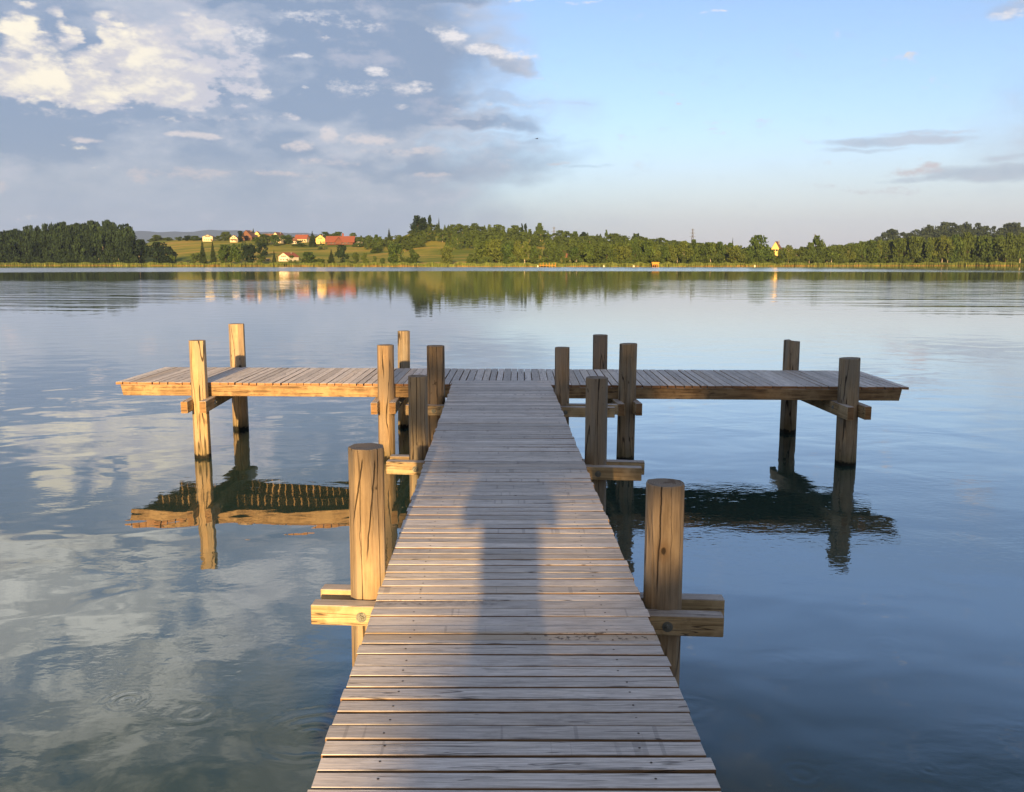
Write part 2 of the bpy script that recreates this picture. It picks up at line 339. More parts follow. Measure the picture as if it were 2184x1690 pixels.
def m_pile(g):
    p = g.pos(); x, y, z = g.sep(p); r = g.rnd()
    off = g.vm('ADD', p, g.xyz(g.mul(r, 31.0), g.mul(r, 17.0), 0.0)); ox, oy, oz = g.sep(off)
    fine = g.noise(g.xyz(g.mul(ox, 40.0), g.mul(oy, 40.0), g.mul(oz, 2.4)), 1.6, 6.0, 0.65)
    broad = g.noise(g.xyz(g.mul(ox, 6.0), g.mul(oy, 6.0), g.mul(oz, 2.5)), 1.2, 5.0, 0.6)
    c = g.mix(g.smooth(fine, 0.22, 0.8), (0.23, 0.175, 0.115), (0.45, 0.355, 0.25))
    c = g.mix(g.smooth(broad, 0.5, 0.75, 0.0, 0.65), c, (0.52, 0.40, 0.255))
    c = g.mix(g.smooth(broad, 0.26, 0.42, 0.35, 0.0), c, (0.16, 0.12, 0.08))
    gw = g.noise(g.xyz(g.mul(ox, 9.0), g.mul(oy, 9.0), g.mul(oz, 1.1)), 1.0, 3.0, 0.5)
    c = g.mix(g.smooth(gw, 0.42, 0.62, 0.0, 0.75), c, (0.30, 0.265, 0.22))           # silvered patches
    c = g.vm('MULTIPLY', c, g.node('ShaderNodeObjectInfo').outputs['Color'])     # each pile has its own wood tone
    kn = g.noise(g.xyz(g.mul(ox, 15.0), g.mul(oy, 15.0), g.mul(oz, 8.0)), 1.0, 3.0, 0.6)
    c = g.mix(g.smooth(kn, 0.66, 0.74, 0.0, 0.85), c, (0.05, 0.035, 0.025))
    ck = g.noise(g.xyz(g.mul(ox, 9.0), g.mul(oy, 9.0), g.mul(oz, 0.55)), 1.0, 2.5, 0.5, 0.35)
    ckm = g.mul(g.smooth(g.m('ABSOLUTE', g.sub(ck, 0.5)), 0.006, 0.02, 1.0, 0.0), g.smooth(gw, 0.3, 0.5))
    lx, ly, lz = g.sep(g.node('ShaderNodeTexCoord').outputs['Object'])
    th = g.m('ARCTAN2', lx, g.mul(ly, -1.0)); wob = g.noise(g.xyz(g.mul(r, 50.0), 0.0, g.mul(lz, 5.0)), 1.0, 4.0, 0.6)
    for k in (1, 2):
        c0 = g.lin(g.m('FRACT', g.mul(r, 7.13 * k + 3.1)), 0.0, 1.0, -1.0, 1.0); sl = g.lin(g.m('FRACT', g.mul(r, 13.7 * k)), 0.0, 1.0, -0.28, 0.42)
        t0 = g.lin(g.m('FRACT', g.mul(r, 23.9 * k)), 0.0, 1.0, 0.85, 1.5)
        dth = g.m('ABSOLUTE', g.sub(th, g.add(c0, g.add(g.mul(sl, g.sub(lz, 1.2)), g.mul(g.sub(wob, 0.5), 0.5)))))
        fall = g.smooth(g.m('ABSOLUTE', g.sub(lz, t0)), 0.05, g.lin(g.m('FRACT', g.mul(r, 41.3 * k)), 0.0, 1.0, 0.2, 0.55), g.lin(g.m('FRACT', g.mul(r, 5.7 * k)), 0.3, 0.9, 0.010, 0.026), -0.006)
        ckm = g.m('MAXIMUM', ckm, g.smooth(g.sub(dth, fall), -0.012, 0.005, 1.0, 0.0))
    front = g.smooth(ly, -0.02, -0.05)
    for (yc, x0, z0, s_, za, zb) in ((4.545, -0.762, 1.60, 0.185, 1.30, 1.61), (4.545, -0.700, 1.58, 0.10, 1.12, 1.60), (4.42, 0.742, 1.5, 0.02, 0.98, 1.53), (7.70, 0.742, 1.6, 0.02, 1.2, 1.64), (7.87, -0.835, 1.6, 0.02, 1.05, 1.63)):
        on = g.mul(g.mul(g.smooth(g.m('ABSOLUTE', g.sub(y, yc)), 0.16, 0.2, 1.0, 0.0), front), g.mul(g.smooth(z, za - 0.05, za + 0.06), g.smooth(z, zb, zb + 0.03, 1.0, 0.0)))
        dx = g.m('ABSOLUTE', g.sub(x, g.add(x0, g.add(g.mul(g.sub(z, z0), s_), g.mul(g.sub(wob, 0.5), 0.022)))))
        ckm = g.m('MAXIMUM', ckm, g.mul(on, g.smooth(dx, 0.0016, 0.0042, 1.0, 0.0)))
    kd = g.add(g.vm('LENGTH', g.vm('MULTIPLY', g.vm('SUBTRACT', p, (0.757, 4.325, 1.19)), (1.0, 0.5, 0.6)), out=1), g.mul(g.sub(fine, 0.5), 0.012))
    ckm = g.m('MAXIMUM', ckm, g.smooth(kd, 0.006, 0.014, 1.0, 0.0)); c = g.mix(g.smooth(kd, 0.012, 0.05, 0.6, 0.0), c, (0.20, 0.12, 0.06))
    c = g.mix(g.mul(ckm, 0.9), c, (0.035, 0.025, 0.018))
    edge = g.add(z, g.mul(g.sub(g.noise(p, 26.0, 4.0), 0.5), 0.11))
    wet = g.smooth(edge, 0.035, 0.075, 1.0, 0.0)                                   # wet algae at the waterline
    damp = g.smooth(edge, 0.05, 0.30, 0.6, 0.0)
    c = g.mix(damp, c, (0.13, 0.11, 0.05)); c = g.mix(wet, c, (0.012, 0.012, 0.009))
    return {'Base Color': c, 'Normal': g.bump(g.add(g.mul(fine, 0.003), g.mul(ckm, -0.008)))}
def m_endgrain(g):
    p = g.node('ShaderNodeTexCoord').outputs['Object']
    x, y, z = g.sep(p); rr = g.vm('LENGTH', g.xyz(x, y, 0.0), out=1)
    n = g.noise(p, 14.0, 4.0, 0.6)
    ring = g.m('SINE', g.add(g.mul(rr, 520.0), g.mul(n, 7.0)))
    c = g.mix(g.smooth(ring, -1.0, 1.0), (0.17, 0.14, 0.11), (0.26, 0.215, 0.17))
    c = g.mix(g.smooth(n, 0.52, 0.66, 0.0, 0.85), c, (0.10, 0.07, 0.045))
    return c
MAT = {}
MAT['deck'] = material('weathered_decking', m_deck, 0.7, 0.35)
MAT['plank_side'] = material('plank_edge', m_wood((0.17, 0.095, 0.045), (0.34, 0.20, 0.10), (0.30, 0.20, 0.12)), 0.75)
MAT['plank_end'] = material('plank_end_grain', m_wood((0.22, 0.11, 0.05), (0.40, 0.22, 0.11), (0.34, 0.22, 0.13)), 0.8)
MAT['beam'] = material('beam_wood', m_wood((0.28, 0.195, 0.10), (0.54, 0.40, 0.22), (0.60, 0.46, 0.28), 30.0), 0.72)
MAT['beam_top'] = material('beam_top_wood', m_wood((0.30, 0.265, 0.24), (0.46, 0.42, 0.39), (0.50, 0.46, 0.42), 30.0), 0.72)
MAT['beam_end'] = material('beam_end_grain', m_wood((0.20, 0.11, 0.045), (0.34, 0.20, 0.09), (0.26, 0.17, 0.10)), 0.8)
MAT['pile'] = material('pile_wood', m_pile, 0.78, 0.25)
MAT['pile_top'] = material('pile_end_grain', m_endgrain, 0.85, 0.2)
def m_steel(g):
    n = g.noise(g.node('ShaderNodeTexCoord').outputs['Object'], 60.0, 3.0)
    return {'Base Color': g.mix(n, (0.10, 0.105, 0.10), (0.30, 0.31, 0.28)), 'Metallic': 0.4, 'Roughness': g.lin(n, 0.3, 0.7, 0.3, 0.55)}
MAT['steel'] = material('galvanised_steel', m_steel)
MAT['screw'] = material('rusty_screw', lambda g: g.mix(g.noise(g.pos(), 90.0), (0.03, 0.025, 0.02), (0.09, 0.06, 0.04)), 0.6)

def m_water(g):
    p = g.pos(); x, y, z = g.sep(p)
    dist = g.vm('LENGTH', g.xyz(x, y, 0.0), out=1)
    # long slow undulation, small wavelets in patches
    w1 = g.noise(g.xyz(g.mul(x, 0.8), y, 0.0), 1.0, 2.0, 0.4, 0.3)
    w2 = g.noise(g.xyz(g.mul(x, 0.6), y, 3.0), 5.2, 2.0, 0.5, 0.4)
    w3 = g.noise(g.xyz(g.mul(x, 0.7), y, 7.0), 15.0, 2.0, 0.5, 0.5)
    patch = g.smooth(g.noise(g.xyz(g.mul(x, 0.5), y, 5.0), 0.55, 3.0, 0.55), 0.42, 0.66)
    side = g.smooth(x, -0.5, 2.5, 0.55, 1.0)
    near = g.smooth(dist, 14.0, 40.0, 1.0, 0.35)
    h = g.add(g.mul(g.sub(w1, 0.5), g.smooth(dist, 11.0, 40.0, 0.015, 0.006)), g.mul(g.mul(g.sub(w2, 0.5), g.add(g.mul(patch, 0.0021), 0.0003)), g.mul(side, near)))
    tr = g.mul(g.smooth(g.m('ABSOLUTE', g.sub(x, 3.2)), 1.4, 3.4, 1.0, 0.0), g.mul(g.smooth(y, 6.0, 8.2), g.smooth(y, 9.6, 11.5, 1.0, 0.0)))
    h = g.add(h, g.mul(g.mul(g.sub(w3, 0.5), g.add(g.mul(patch, 0.00055), g.mul(tr, 0.0012))), near))
    # rings of drops
    for (rx, ry, amp, k, rad) in ((-2.33, 5.1, 0.0016, 95.0, 0.2), (-1.87, 4.95, 0.0007, 60.0, 0.3), (-1.12, 4.72, 0.0010, 60.0, 0.45), (2.18, 4.35, 0.0003, 110.0, 0.12),
                                  (-1.0, 3.75, 0.0008, 70.0, 0.4), (1.75, 5.6, 0.0002, 60.0, 0.4), (1.5, 4.3, 0.0003, 80.0, 0.2), (2.6, 5.9, 0.0002, 70.0, 0.3),
                                  (1.9, 7.2, 0.0003, 50.0, 0.4), (1.05, 5.0, 0.0004, 60.0, 0.3), (2.18, 3.35, 0.0007, 110.0, 0.10), (1.55, 3.9, 0.0003, 70.0, 0.22)):
        wob = g.mul(g.sub(w2, 0.5), 0.10)
        dd = g.add(g.vm('DISTANCE', p, (rx, ry, 0.0), out=1), wob)
        env = g.smooth(dd, rad * 0.35, rad, amp, 0.0)
        h = g.add(h, g.mul(g.m('SINE', g.mul(dd, k)), g.mul(env, g.mul(0.42, g.smooth(w2, 0.35, 0.6)))))
    # wake lines far left and right of the jetty
    far = g.noise(g.xyz(g.mul(x, 0.10), g.add(g.mul(y, 0.9), g.mul(x, 0.12)), 0.0), 0.55, 2.0, 0.5, 0.2)
    fm = g.mul(g.smooth(y, 38.0, 60.0), g.smooth(y, 105.0, 150.0, 1.0, 0.0))
    fm = g.mul(fm, g.smooth(g.m('ABSOLUTE', g.add(x, 4.0)), 14.0, 32.0))
    h = g.add(h, g.mul(g.mul(g.sub(far, 0.5), fm), g.smooth(x, -10.0, 20.0, 0.14, 0.09)))
    # breeze strips on the far water
    ns = g.noise(g.xyz(g.mul(x, 0.0035), g.mul(y, 0.03), 0.0), 1.0, 3.0, 0.55)
    strip = g.mul(g.smooth(dist, 250.0, 300.0), g.smooth(dist, 470.0, 540.0, 1.0, 0.0))
    rt = g.smooth(x, 60.0, 190.0)
    strip = g.mul(strip, g.mix(rt, (1, 1, 1), g.xyz(g.smooth(ns, 0.46, 0.54), 0.0, 0.0)))
    s1 = g.mul(g.smooth(ns, 0.55, 0.68), g.mul(g.smooth(dist, 60.0, 85.0), g.smooth(dist, 150.0, 190.0, 1.0, 0.0)))
    rough = g.add(0.012, g.add(g.mul(g.sep(strip)[0], 0.16), g.mul(s1, 0.045)))
    rough = g.add(rough, g.smooth(dist, 15.0, 120.0, 0.0, 0.022))
    nb_ = g.bump(h)
    dep = g.noise(g.xyz(x, y, 0.0), 0.35, 3.0, 0.5)
    c = g.mix(dep, (0.018, 0.044, 0.037), (0.030, 0.062, 0.053))
    return {'Base Color': c, 'Roughness': rough, 'Normal': nb_, 'IOR': 1.42, 'Specular IOR Level': 0.5, 'Coat Weight': 1.0, 'Coat IOR': 1.33, 'Coat Roughness': rough, 'Coat Normal': nb_}
MAT['water'] = material('lake_water', m_water, 0.02, 0.5)

def m_ground(g):
    p = g.pos(); x, y, z = g.sep(p)
    n = g.noise(p, 0.012, 5.0, 0.6); n2 = g.noise(g.xyz(g.mul(x, 0.25), y, 0.0), 0.05, 4.0, 0.6); n3 = g.noise(p, 0.4, 4.0, 0.6)
    c = g.mix(g.smooth(n, 0.40, 0.60), (0.13, 0.17, 0.030), (0.27, 0.245, 0.045))
    c = g.mix(g.smooth(n2, 0.52, 0.64, 0.0, 0.9), c, (0.36, 0.26, 0.07))            # mown and ripe strips
    c = g.mix(g.smooth(n2, 0.36, 0.44, 0.8, 0.0), c, (0.09, 0.13, 0.025))
    c = g.mix(g.smooth(n3, 0.4, 0.7, 0.0, 0.3), c, (0.07, 0.10, 0.025))
    return c
MAT['ground'] = material('meadow', m_ground, 0.95, 0.05)
def m_hills(g):
    n = g.noise(g.pos(), 0.004, 5.0, 0.6)
    return g.mix(n, (0.014, 0.026, 0.022), (0.026, 0.04, 0.028))
MAT['hills'] = material('wooded_hills', m_hills, 0.95, 0.05)
def m_leaf(a, b, c3):
    def f(g):
        r = g.attr('rnd'); o = g.rnd()
        c = g.mix(g.mul(r, g.lin(o, 0.0, 1.0, 0.55, 1.15)), a, b)
        c = g.mix(g.smooth(g.m('FRACT', g.mul(o, 7.7)), 0.2, 1.0, 0.0, 0.8), c, c3)
        cl = g.noise(g.pos(), 0.25, 2.0); t = g.lin(cl, 0.3, 0.7, 0.7, 1.3)
        return g.vm('MULTIPLY', c, g.xyz(t, t, t))
    return f
MAT['leaf'] = material('broadleaf', m_leaf((0.022, 0.050, 0.013), (0.078, 0.120, 0.028), (0.054, 0.080, 0.019)), 0.75, 0.15)
MAT['leaf_light'] = material('light_broadleaf', m_leaf((0.045, 0.075, 0.016), (0.115, 0.145, 0.032), (0.075, 0.10, 0.024)), 0.75, 0.15)
MAT['leaf_dark_shaded'] = material('dark_cloud_shaded_leaf', m_leaf((0.002, 0.008, 0.007), (0.032, 0.058, 0.026), (0.014, 0.028, 0.016)), 0.8, 0.1)  # cloud shade over the left wood put into the leaf colour
MAT['needle'] = material('spruce_needle', m_leaf((0.014, 0.028, 0.012), (0.040, 0.060, 0.020), (0.030, 0.046, 0.018)), 0.8, 0.1)
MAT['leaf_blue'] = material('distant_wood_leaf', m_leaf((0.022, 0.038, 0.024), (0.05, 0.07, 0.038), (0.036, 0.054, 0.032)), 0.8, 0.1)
MAT['bark'] = material('bark', lambda g: g.mix(g.noise(g.pos(), 1.5), (0.05, 0.035, 0.022), (0.12, 0.09, 0.06)), 0.9, 0.1)
MAT['birch_bark'] = material('birch_bark', lambda g: g.mix(g.smooth(g.noise(g.pos(), 1.2), 0.42, 0.6), (0.58, 0.52, 0.42), (0.22, 0.17, 0.12)), 0.85, 0.1)
def m_reed(g):
    h = g.attr('hgt'); r = g.attr('rnd')
    n = g.noise(g.pos(), 0.05, 3.0)
    dry = g.smooth(g.add(h, g.mul(g.sub(n, 0.5), 1.2)), 0.05, 0.42)
    c = g.mix(dry, (0.24, 0.16, 0.06), (0.12, 0.155, 0.04))
    t = g.lin(r, 0.0, 1.0, 0.65, 1.3)
    return g.vm('MULTIPLY', c, g.xyz(t, t, t))
MAT['reed'] = material('reed', m_reed, 0.85, 0.1)
def plain(name, col, rough=0.8, var=0.2, scale=3.0, spec=0.2):
    a = tuple(c * (1 - var) for c in col); b = tuple(min(1, c * (1 + var)) for c in col)
    return material(name, lambda g: g.mix(g.noise(g.node('ShaderNodeTexCoord').outputs['Object'], scale, 4.0, 0.6), a, b), rough, spec)

# ------------------------------------------------------------ lake and ground
def build_water():
    mb = MB(); n = 1
    xs = [-6000, -300, -40, -10, 0, 10, 40, 300, 6000]; ys = [-300, -40, -10, 0, 5, 10, 20, 60, 300, 1000, 1400]
    idx = {}
    for j, yy in enumerate(ys):
        for i, xx in enumerate(xs): idx[i, j] = len(mb.v); mb.v.append((xx, yy, 0.0))
    for j in range(len(ys) - 1):
        for i in range(len(xs) - 1): mb.face((idx[i, j], idx[i + 1, j], idx[i + 1, j + 1], idx[i, j + 1]))
    tag(mb.build('lake_water', MAT['water']), kind='structure')
build_water()

SHORE = [(-180, 20), (-150, 20), (-120, 40), (-90, 120), (-60, 420), (-40, 800), (-30, 900), (-24, 820), (-18, 700), (-8, 600), (0, 560), (8, 560),
         (15, 640), (22, 760), (30, 820), (45, 600), (75, 200), (110, 45), (150, 20), (180, 20)]
RIDGE = [(-40, 552), (0, 548), (250, 545), (300, 528), (340, 516), (400, 513), (560, 513), (700, 516), (790, 517), (850, 512), (890, 496), (930, 494), (1000, 500),
         (1100, 507), (1200, 515), (1350, 522), (1460, 532), (1560, 542), (1700, 541), (1850, 526), (2000, 512), (2184, 513), (2400, 515)]
def shore_d(az): return interp(az, SHORE)
def ridge_dh(az):
    d0 = shore_d(az)
    if abs(az) < 36:
        px = 1092 + FPX * math.tan(R(az)) / 1.0
        dd = d0 + (380 if px < 1500 else 380 + min(1.0, (px - 1500) / 300.0) * 420)
        y = interp(px, RIDGE)
        return dd, CAM_H + (560 - y) / FPX * dd * math.cos(R(az)) / math.cos(PITCH) ** 2
    return d0 + 400, 12.0
def ground_z(az, d):
    d0 = shore_d(az); dr, h = ridge_dh(az)
    if d < d0: return max(-3.0, -0.12 * (d0 - d))
    bank = min(0.7, 0.12 * (d - d0) if d - d0 < 6 else 0.7)
    back = d0 < 200
    if back: return bank + min(1.5, max(0, d - d0 - 10) * 0.03)
    t = min(1.0, max(0.0, (d - d0 - 25) / (dr - d0 - 25)))
    s = 0.55 * t + 0.45 * t * t * (3 - 2 * t)
    return bank + (h - bank) * s
def gz(x, y): return ground_z(math.degrees(math.atan2(x, y)), math.hypot(x, y))
def build_ground():
    azs = list(np.arange(-36, 36.01, 0.4)) + list(np.arange(39, 322, 3.0)); n = len(azs)
    fr = [-40, -12, -4, 0, 3, 6, 15, 30, 60, 90, 130, 180, 230, 280, 330, 380, 450, 560, 700, 850, 1200, 2500, 6500]
    V = [(0, 0, -3.0)]; F = []
    for a in azs:
        aa = a if a <= 180 else a - 360
        d0 = shore_d(aa)
        for q in fr:
            d = max(2.0, d0 + q); V.append((d * math.sin(R(a)), d * math.cos(R(a)), ground_z(aa, d)))
    m_ = len(fr)
    for i in range(n):
        b0 = 1 + i * m_; b1 = 1 + ((i + 1) % n) * m_
        F.append((0, b0, b1, b1))
        for j in range(m_ - 1): F.append((b0 + j, b0 + j + 1, b1 + j + 1, b1 + j))
    me = bpy.data.meshes.new('ground'); me.from_pydata(V, [], [f[:3] if f[2] == f[3] else f for f in F])
    me.materials.append(MAT['ground']); me.polygons.foreach_set('use_smooth', [True] * len(F)); me.update()
    o = bpy.data.objects.new('ground', me); COL.objects.link(o); tag(o, kind='structure')
    # far blue hills
    prof = [(-400, 520), (150, 512), (280, 498), (330, 496), (420, 497), (480, 494), (540, 495), (640, 500), (700, 503), (760, 512), (1000, 545), (1360, 540), (1430, 524), (1480, 522),
            (1540, 525), (1600, 533), (1660, 532), (1740, 534), (1850, 545), (2600, 530)]
    mb = MB(); N = 160; D = 11000.0
    for k in range(N):
        px = -300 + 2900 * k / (N - 1); y = interp(px, prof)
        xx = (px - 1092) / FPX * D / math.cos(PITCH)
        h = CAM_H + (560 - y) / FPX * D / math.cos(PITCH) + 6 * math.sin(k * 1.7) + 5 * math.sin(k * 0.61 + 1)
        mb.v += [(xx, D - 900, -2), (xx, D - 400, h * 0.55), (xx, D, h), (xx, D + 1200, h * 0.8)]
    for k in range(N - 1):
        for j in range(3): mb.face((k * 4 + j, (k + 1) * 4 + j, (k + 1) * 4 + j + 1, k * 4 + j + 1))
    tag(mb.build('distant_hills', MAT['hills'], smooth=True), kind='structure')
build_ground()

# ------------------------------------------------------------ jetty
def deck_planks(mb, A0, A1, B0, B1, pitch, gap, th, seed, screws=(), end_jit=0.006, zoff=None):
    """planks laid across the strip A0-A1 (one edge) / B0-B1 (other edge)"""
    rr = random.Random(seed)
    A0, A1, B0, B1 = map(Vector, (A0, A1, B0, B1))
    L = ((A1 - A0).length + (B1 - B0).length) / 2; n = int(round(L / pitch))
    edges = [0.0]
    for i in range(n): edges.append(edges[-1] + 1.0 + rr.uniform(-0.10, 0.10))
    edges = [e / edges[-1] for e in edges]
    for i in range(n):
        g0 = gap * rr.choice((0.35, 0.7, 1.0, 1.2, 1.7)) * rr.uniform(0.8, 1.2) / L
        t0, t1 = edges[i] + g0 * 0.5, edges[i + 1] - g0 * 0.5
        sk = rr.uniform(-0.0025, 0.0025) / L
        a0 = A0.lerp(A1, t0 + sk); a1 = A0.lerp(A1, t1 + sk * 0.6); b0 = B0.lerp(B1, t0 - sk); b1 = B0.lerp(B1, t1 - sk * 0.6)
        ax = (b0 - a0).normalized(); ea, eb = rr.uniform(-1, 1) * end_jit, rr.uniform(-1, 1) * end_jit
        a0, a1, b0, b1 = a0 - ax * ea, a1 - ax * ea, b0 + ax * eb, b1 + ax * eb
        dz = [rr.uniform(-0.0022, 0.0022) for _ in range(2)]; tw = rr.uniform(-0.0016, 0.0016)
        top = [a0 + Vector((0, 0, dz[0] - tw)), b0 + Vector((0, 0, dz[1] + tw)), b1 + Vector((0, 0, dz[1] - tw)), a1 + Vector((0, 0, dz[0] + tw))]
        if (top[1] - top[0]).cross(top[3] - top[0]).z < 0: top = [top[3], top[2], top[1], top[0]]
        bot = [p - Vector((0, 0, th)) for p in top]
        rnd = rr.random()
        # chamfered top edge: shrink the top a little
        cen = sum(top, Vector()) / 4
        ln = (top[1] - top[0]).normalized(); wd = (top[3] - top[0]).normalized(); ch = 0.0025
        mid = [p - Vector((0, 0, ch)) for p in top]
        tp = [top[0] + wd * ch + ln * ch, top[1] + wd * ch - ln * ch, top[2] - wd * ch - ln * ch, top[3] - wd * ch + ln * ch]
        Lp = (top[1] - top[0]).length; W = (top[3] - top[0]).length; o = rnd * 37
        b = len(mb.v); mb.v.extend([tuple(p) for p in bot + mid + tp])
        def f(i_, a, d, off, m_): mb.face([b + k for k in i_], [(o, off), (o + a, off), (o + a, off + d), (o, off + d)], rnd, m_)
        f((8, 9, 10, 11), Lp, W, o, 0); f((3, 2, 1, 0), Lp, W, o + 3, 1)
        for (p, q, a, m_) in ((0, 1, Lp, 1), (1, 2, W, 2), (2, 3, Lp, 1), (3, 0, W, 2)):
            f((p, q, q + 4, p + 4), a, th, o + 5 + p, m_); f((p + 4, q + 4, q + 8, p + 8), a, ch, o + p, 0)
        for s in screws:
            c = (top[0] + top[3]) / 2; e = (top[1] + top[2]) / 2
            q = c.lerp(e, s + rr.uniform(-0.008, 0.008)) + wd * rr.uniform(-0.012, 0.012)
            r_ = 0.0048; bb = len(mb.v)
            for k in range(6): mb.v.append((q.x + r_ * math.cos(k * 1.0472), q.y + r_ * math.sin(k * 1.0472), q.z + 0.0012))
            mb.face(range(bb, bb + 6), None, rnd, 3)
DECK_M = [MAT['deck'], MAT['plank_side'], MAT['plank_end'], MAT['screw']]
MAT['edge_beam'] = material('dark_beam_wood', m_wood((0.15, 0.095, 0.05), (0.35, 0.235, 0.12), (0.42, 0.30, 0.165), 30.0), 0.75)
BEAM_M = [MAT['beam'], MAT['beam_top'], MAT['beam_end']]
def timber(name, p0, p1, w, h, parent, cut=0.0, mats=None):
    mb = MB(); r_ = random.random()
    mb.beam(p0, p1, w, h, r_, 0, 2, 0, cut); mb.m[0] = 1
    return mb.build(name, mats or BEAM_M, parent, bevel=0.004)
def bolt(p, axis, parent, r_=0.027):
    """washer, nut and bolt end on the face of a beam"""
    mb = MB(); p = Vector(p); a = Vector(axis).normalized()
    mb.tube(p, p + a * 0.004, r_, r_, 20); mb.tube(p + a * 0.004, p + a * 0.016, r_ * 0.5, r_ * 0.47, 6); mb.tube(p + a * 0.016, p + a * 0.024, r_ * 0.24, r_ * 0.2, 8)
    return mb.build('bolt', MAT['steel'], parent)

walk = empty('boardwalk', (0, 0, 0))
tag(walk, 'long straight weathered grey boardwalk leading out over the water to the cross platform', 'boardwalk')
def wx(y, s):      # left / right edge of the walkway at distance y
    t = (y - 2.532) / (12.184 - 2.532)
    return (-0.623 + t * (-0.809 + 0.623)) if s < 0 else (0.647 + t * (0.514 - 0.647))
mb = MB()
ZW = 1.02
for seg, (ya, yb) in enumerate(((-19.0, 12.2),)):
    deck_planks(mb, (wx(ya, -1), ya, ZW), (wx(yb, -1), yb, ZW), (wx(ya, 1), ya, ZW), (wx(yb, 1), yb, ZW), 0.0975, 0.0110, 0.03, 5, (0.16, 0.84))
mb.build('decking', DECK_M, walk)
for s in (0.16, 0.5, 0.84):
    pa = wx(-19, -1) * (1 - s) + wx(-19, 1) * s; pb = wx(12.1, -1) * (1 - s) + wx(12.1, 1) * s
    timber('stringer', (pa, -19, 0.988), (pb, 12.0, 0.988), 0.07, 0.09, walk)
def cross(l, r, w, h, parent, name='cross_beam'): return timber(name, l, r, w, h, parent)
for (yl, yr, z0, xl, xr, dpt) in ((4.40, 4.28, 0.897, -1.022, 1.055, 0.105), (7.73, 7.55, 0.897, -1.10, 1.115, 0.115), (10.86, 10.78, 0.897, -1.30, 1.25, 0.125),
                                  (0.9, 0.9, 0.897, -1.1, 1.1, 0.11), (-3.0, -3.0, 0.897, -1.1, 1.1, 0.11)):
    slope = 0.018
    cb = cross((xl, yl, z0), (xr, yr, z0 - slope), 0.085, dpt, walk)
    cross((xl + 0.0, yl + 0.235, z0 - 0.005), (xr + 0.06, yr + 0.245, z0 - slope - 0.005), 0.085, dpt, walk)
    if 2 < yl:
        for k in (-1, 1):
            bx = {4.40: (-0.765, 0.755), 7.73: (-0.845, 0.72), 10.86: (-0.955, 0.63)}[yl][0 if k < 0 else 1]
            t = (bx - xl) / (xr - xl); yy = yl + (yr - yl) * t - 0.0425
            bolt((bx + (0.0 if k < 0 else 0.02), yy, z0 - dpt * 0.55 - slope * t), (0, -1, 0), cb)

plat = empty('cross_platform', (0, 0, 0))
tag(plat, 'wide weathered grey cross platform set at right angles to the end of the boardwalk', 'platform')
ZT = 1.0
FL, FR_, BL, BR = Vector((-5.44, 12.188, ZT)), Vector((5.221, 11.674, ZT)), Vector((-5.435, 13.971, ZT)), Vector((5.247, 13.479, ZT))
mb = MB()
deck_planks(mb, FL, FR_, BL, BR, 0.1045, 0.0115, 0.034, 9, (), 0.012)
mb.build('decking', DECK_M, plat)
dv = (FR_ - FL).normalized(); nv = Vector((-dv.y, dv.x, 0))
for k, t in enumerate((0.045, 0.9, 1.70)):
    a = FL + dv * 0.07 + nv * t; b = FR_ - dv * 0.09 + nv * t
    timber('edge_beam' if k != 1 else 'middle_beam', (a.x, a.y, ZT - 0.035), (b.x, b.y, ZT - 0.035), 0.075, 0.15, plat, 0.03, [MAT['edge_beam'], MAT['beam_top'], MAT['beam_end']])
for (x0, y0, x1, y1, dd) in ((-4.206, 11.961, -4.313, 14.049, 0.155), (-1.69, 11.873, -1.743, 14.213, 0.155), (1.51, 11.785, 1.384, 14.0, 0.16), (4.386, 11.53, 4.303, 13.77, 0.17)):
    v = Vector((x1 - x0, y1 - y0, 0)).normalized(); n_ = Vector((v.y, -v.x, 0))
    for s in (-1, 1):
        off = n_ * (s * (0.115 if s < 0 else 0.12)); a = Vector((x0, y0, 0.812)) - v * (0.33 if s < 0 else 0.31) + off; b = Vector((x1, y1, 0.812)) + v * 0.3 + off
        t_ = timber('cross_beam', a, b, 0.085, dd, plat)
        if s > 0 and x0 < 0 or s < 0 and x0 > 0:
            for f_ in (0.16,): bolt(a.lerp(b, f_) + n_ * (s * 0.043) + Vector((0, 0, -0.075)), n_ * s, t_)

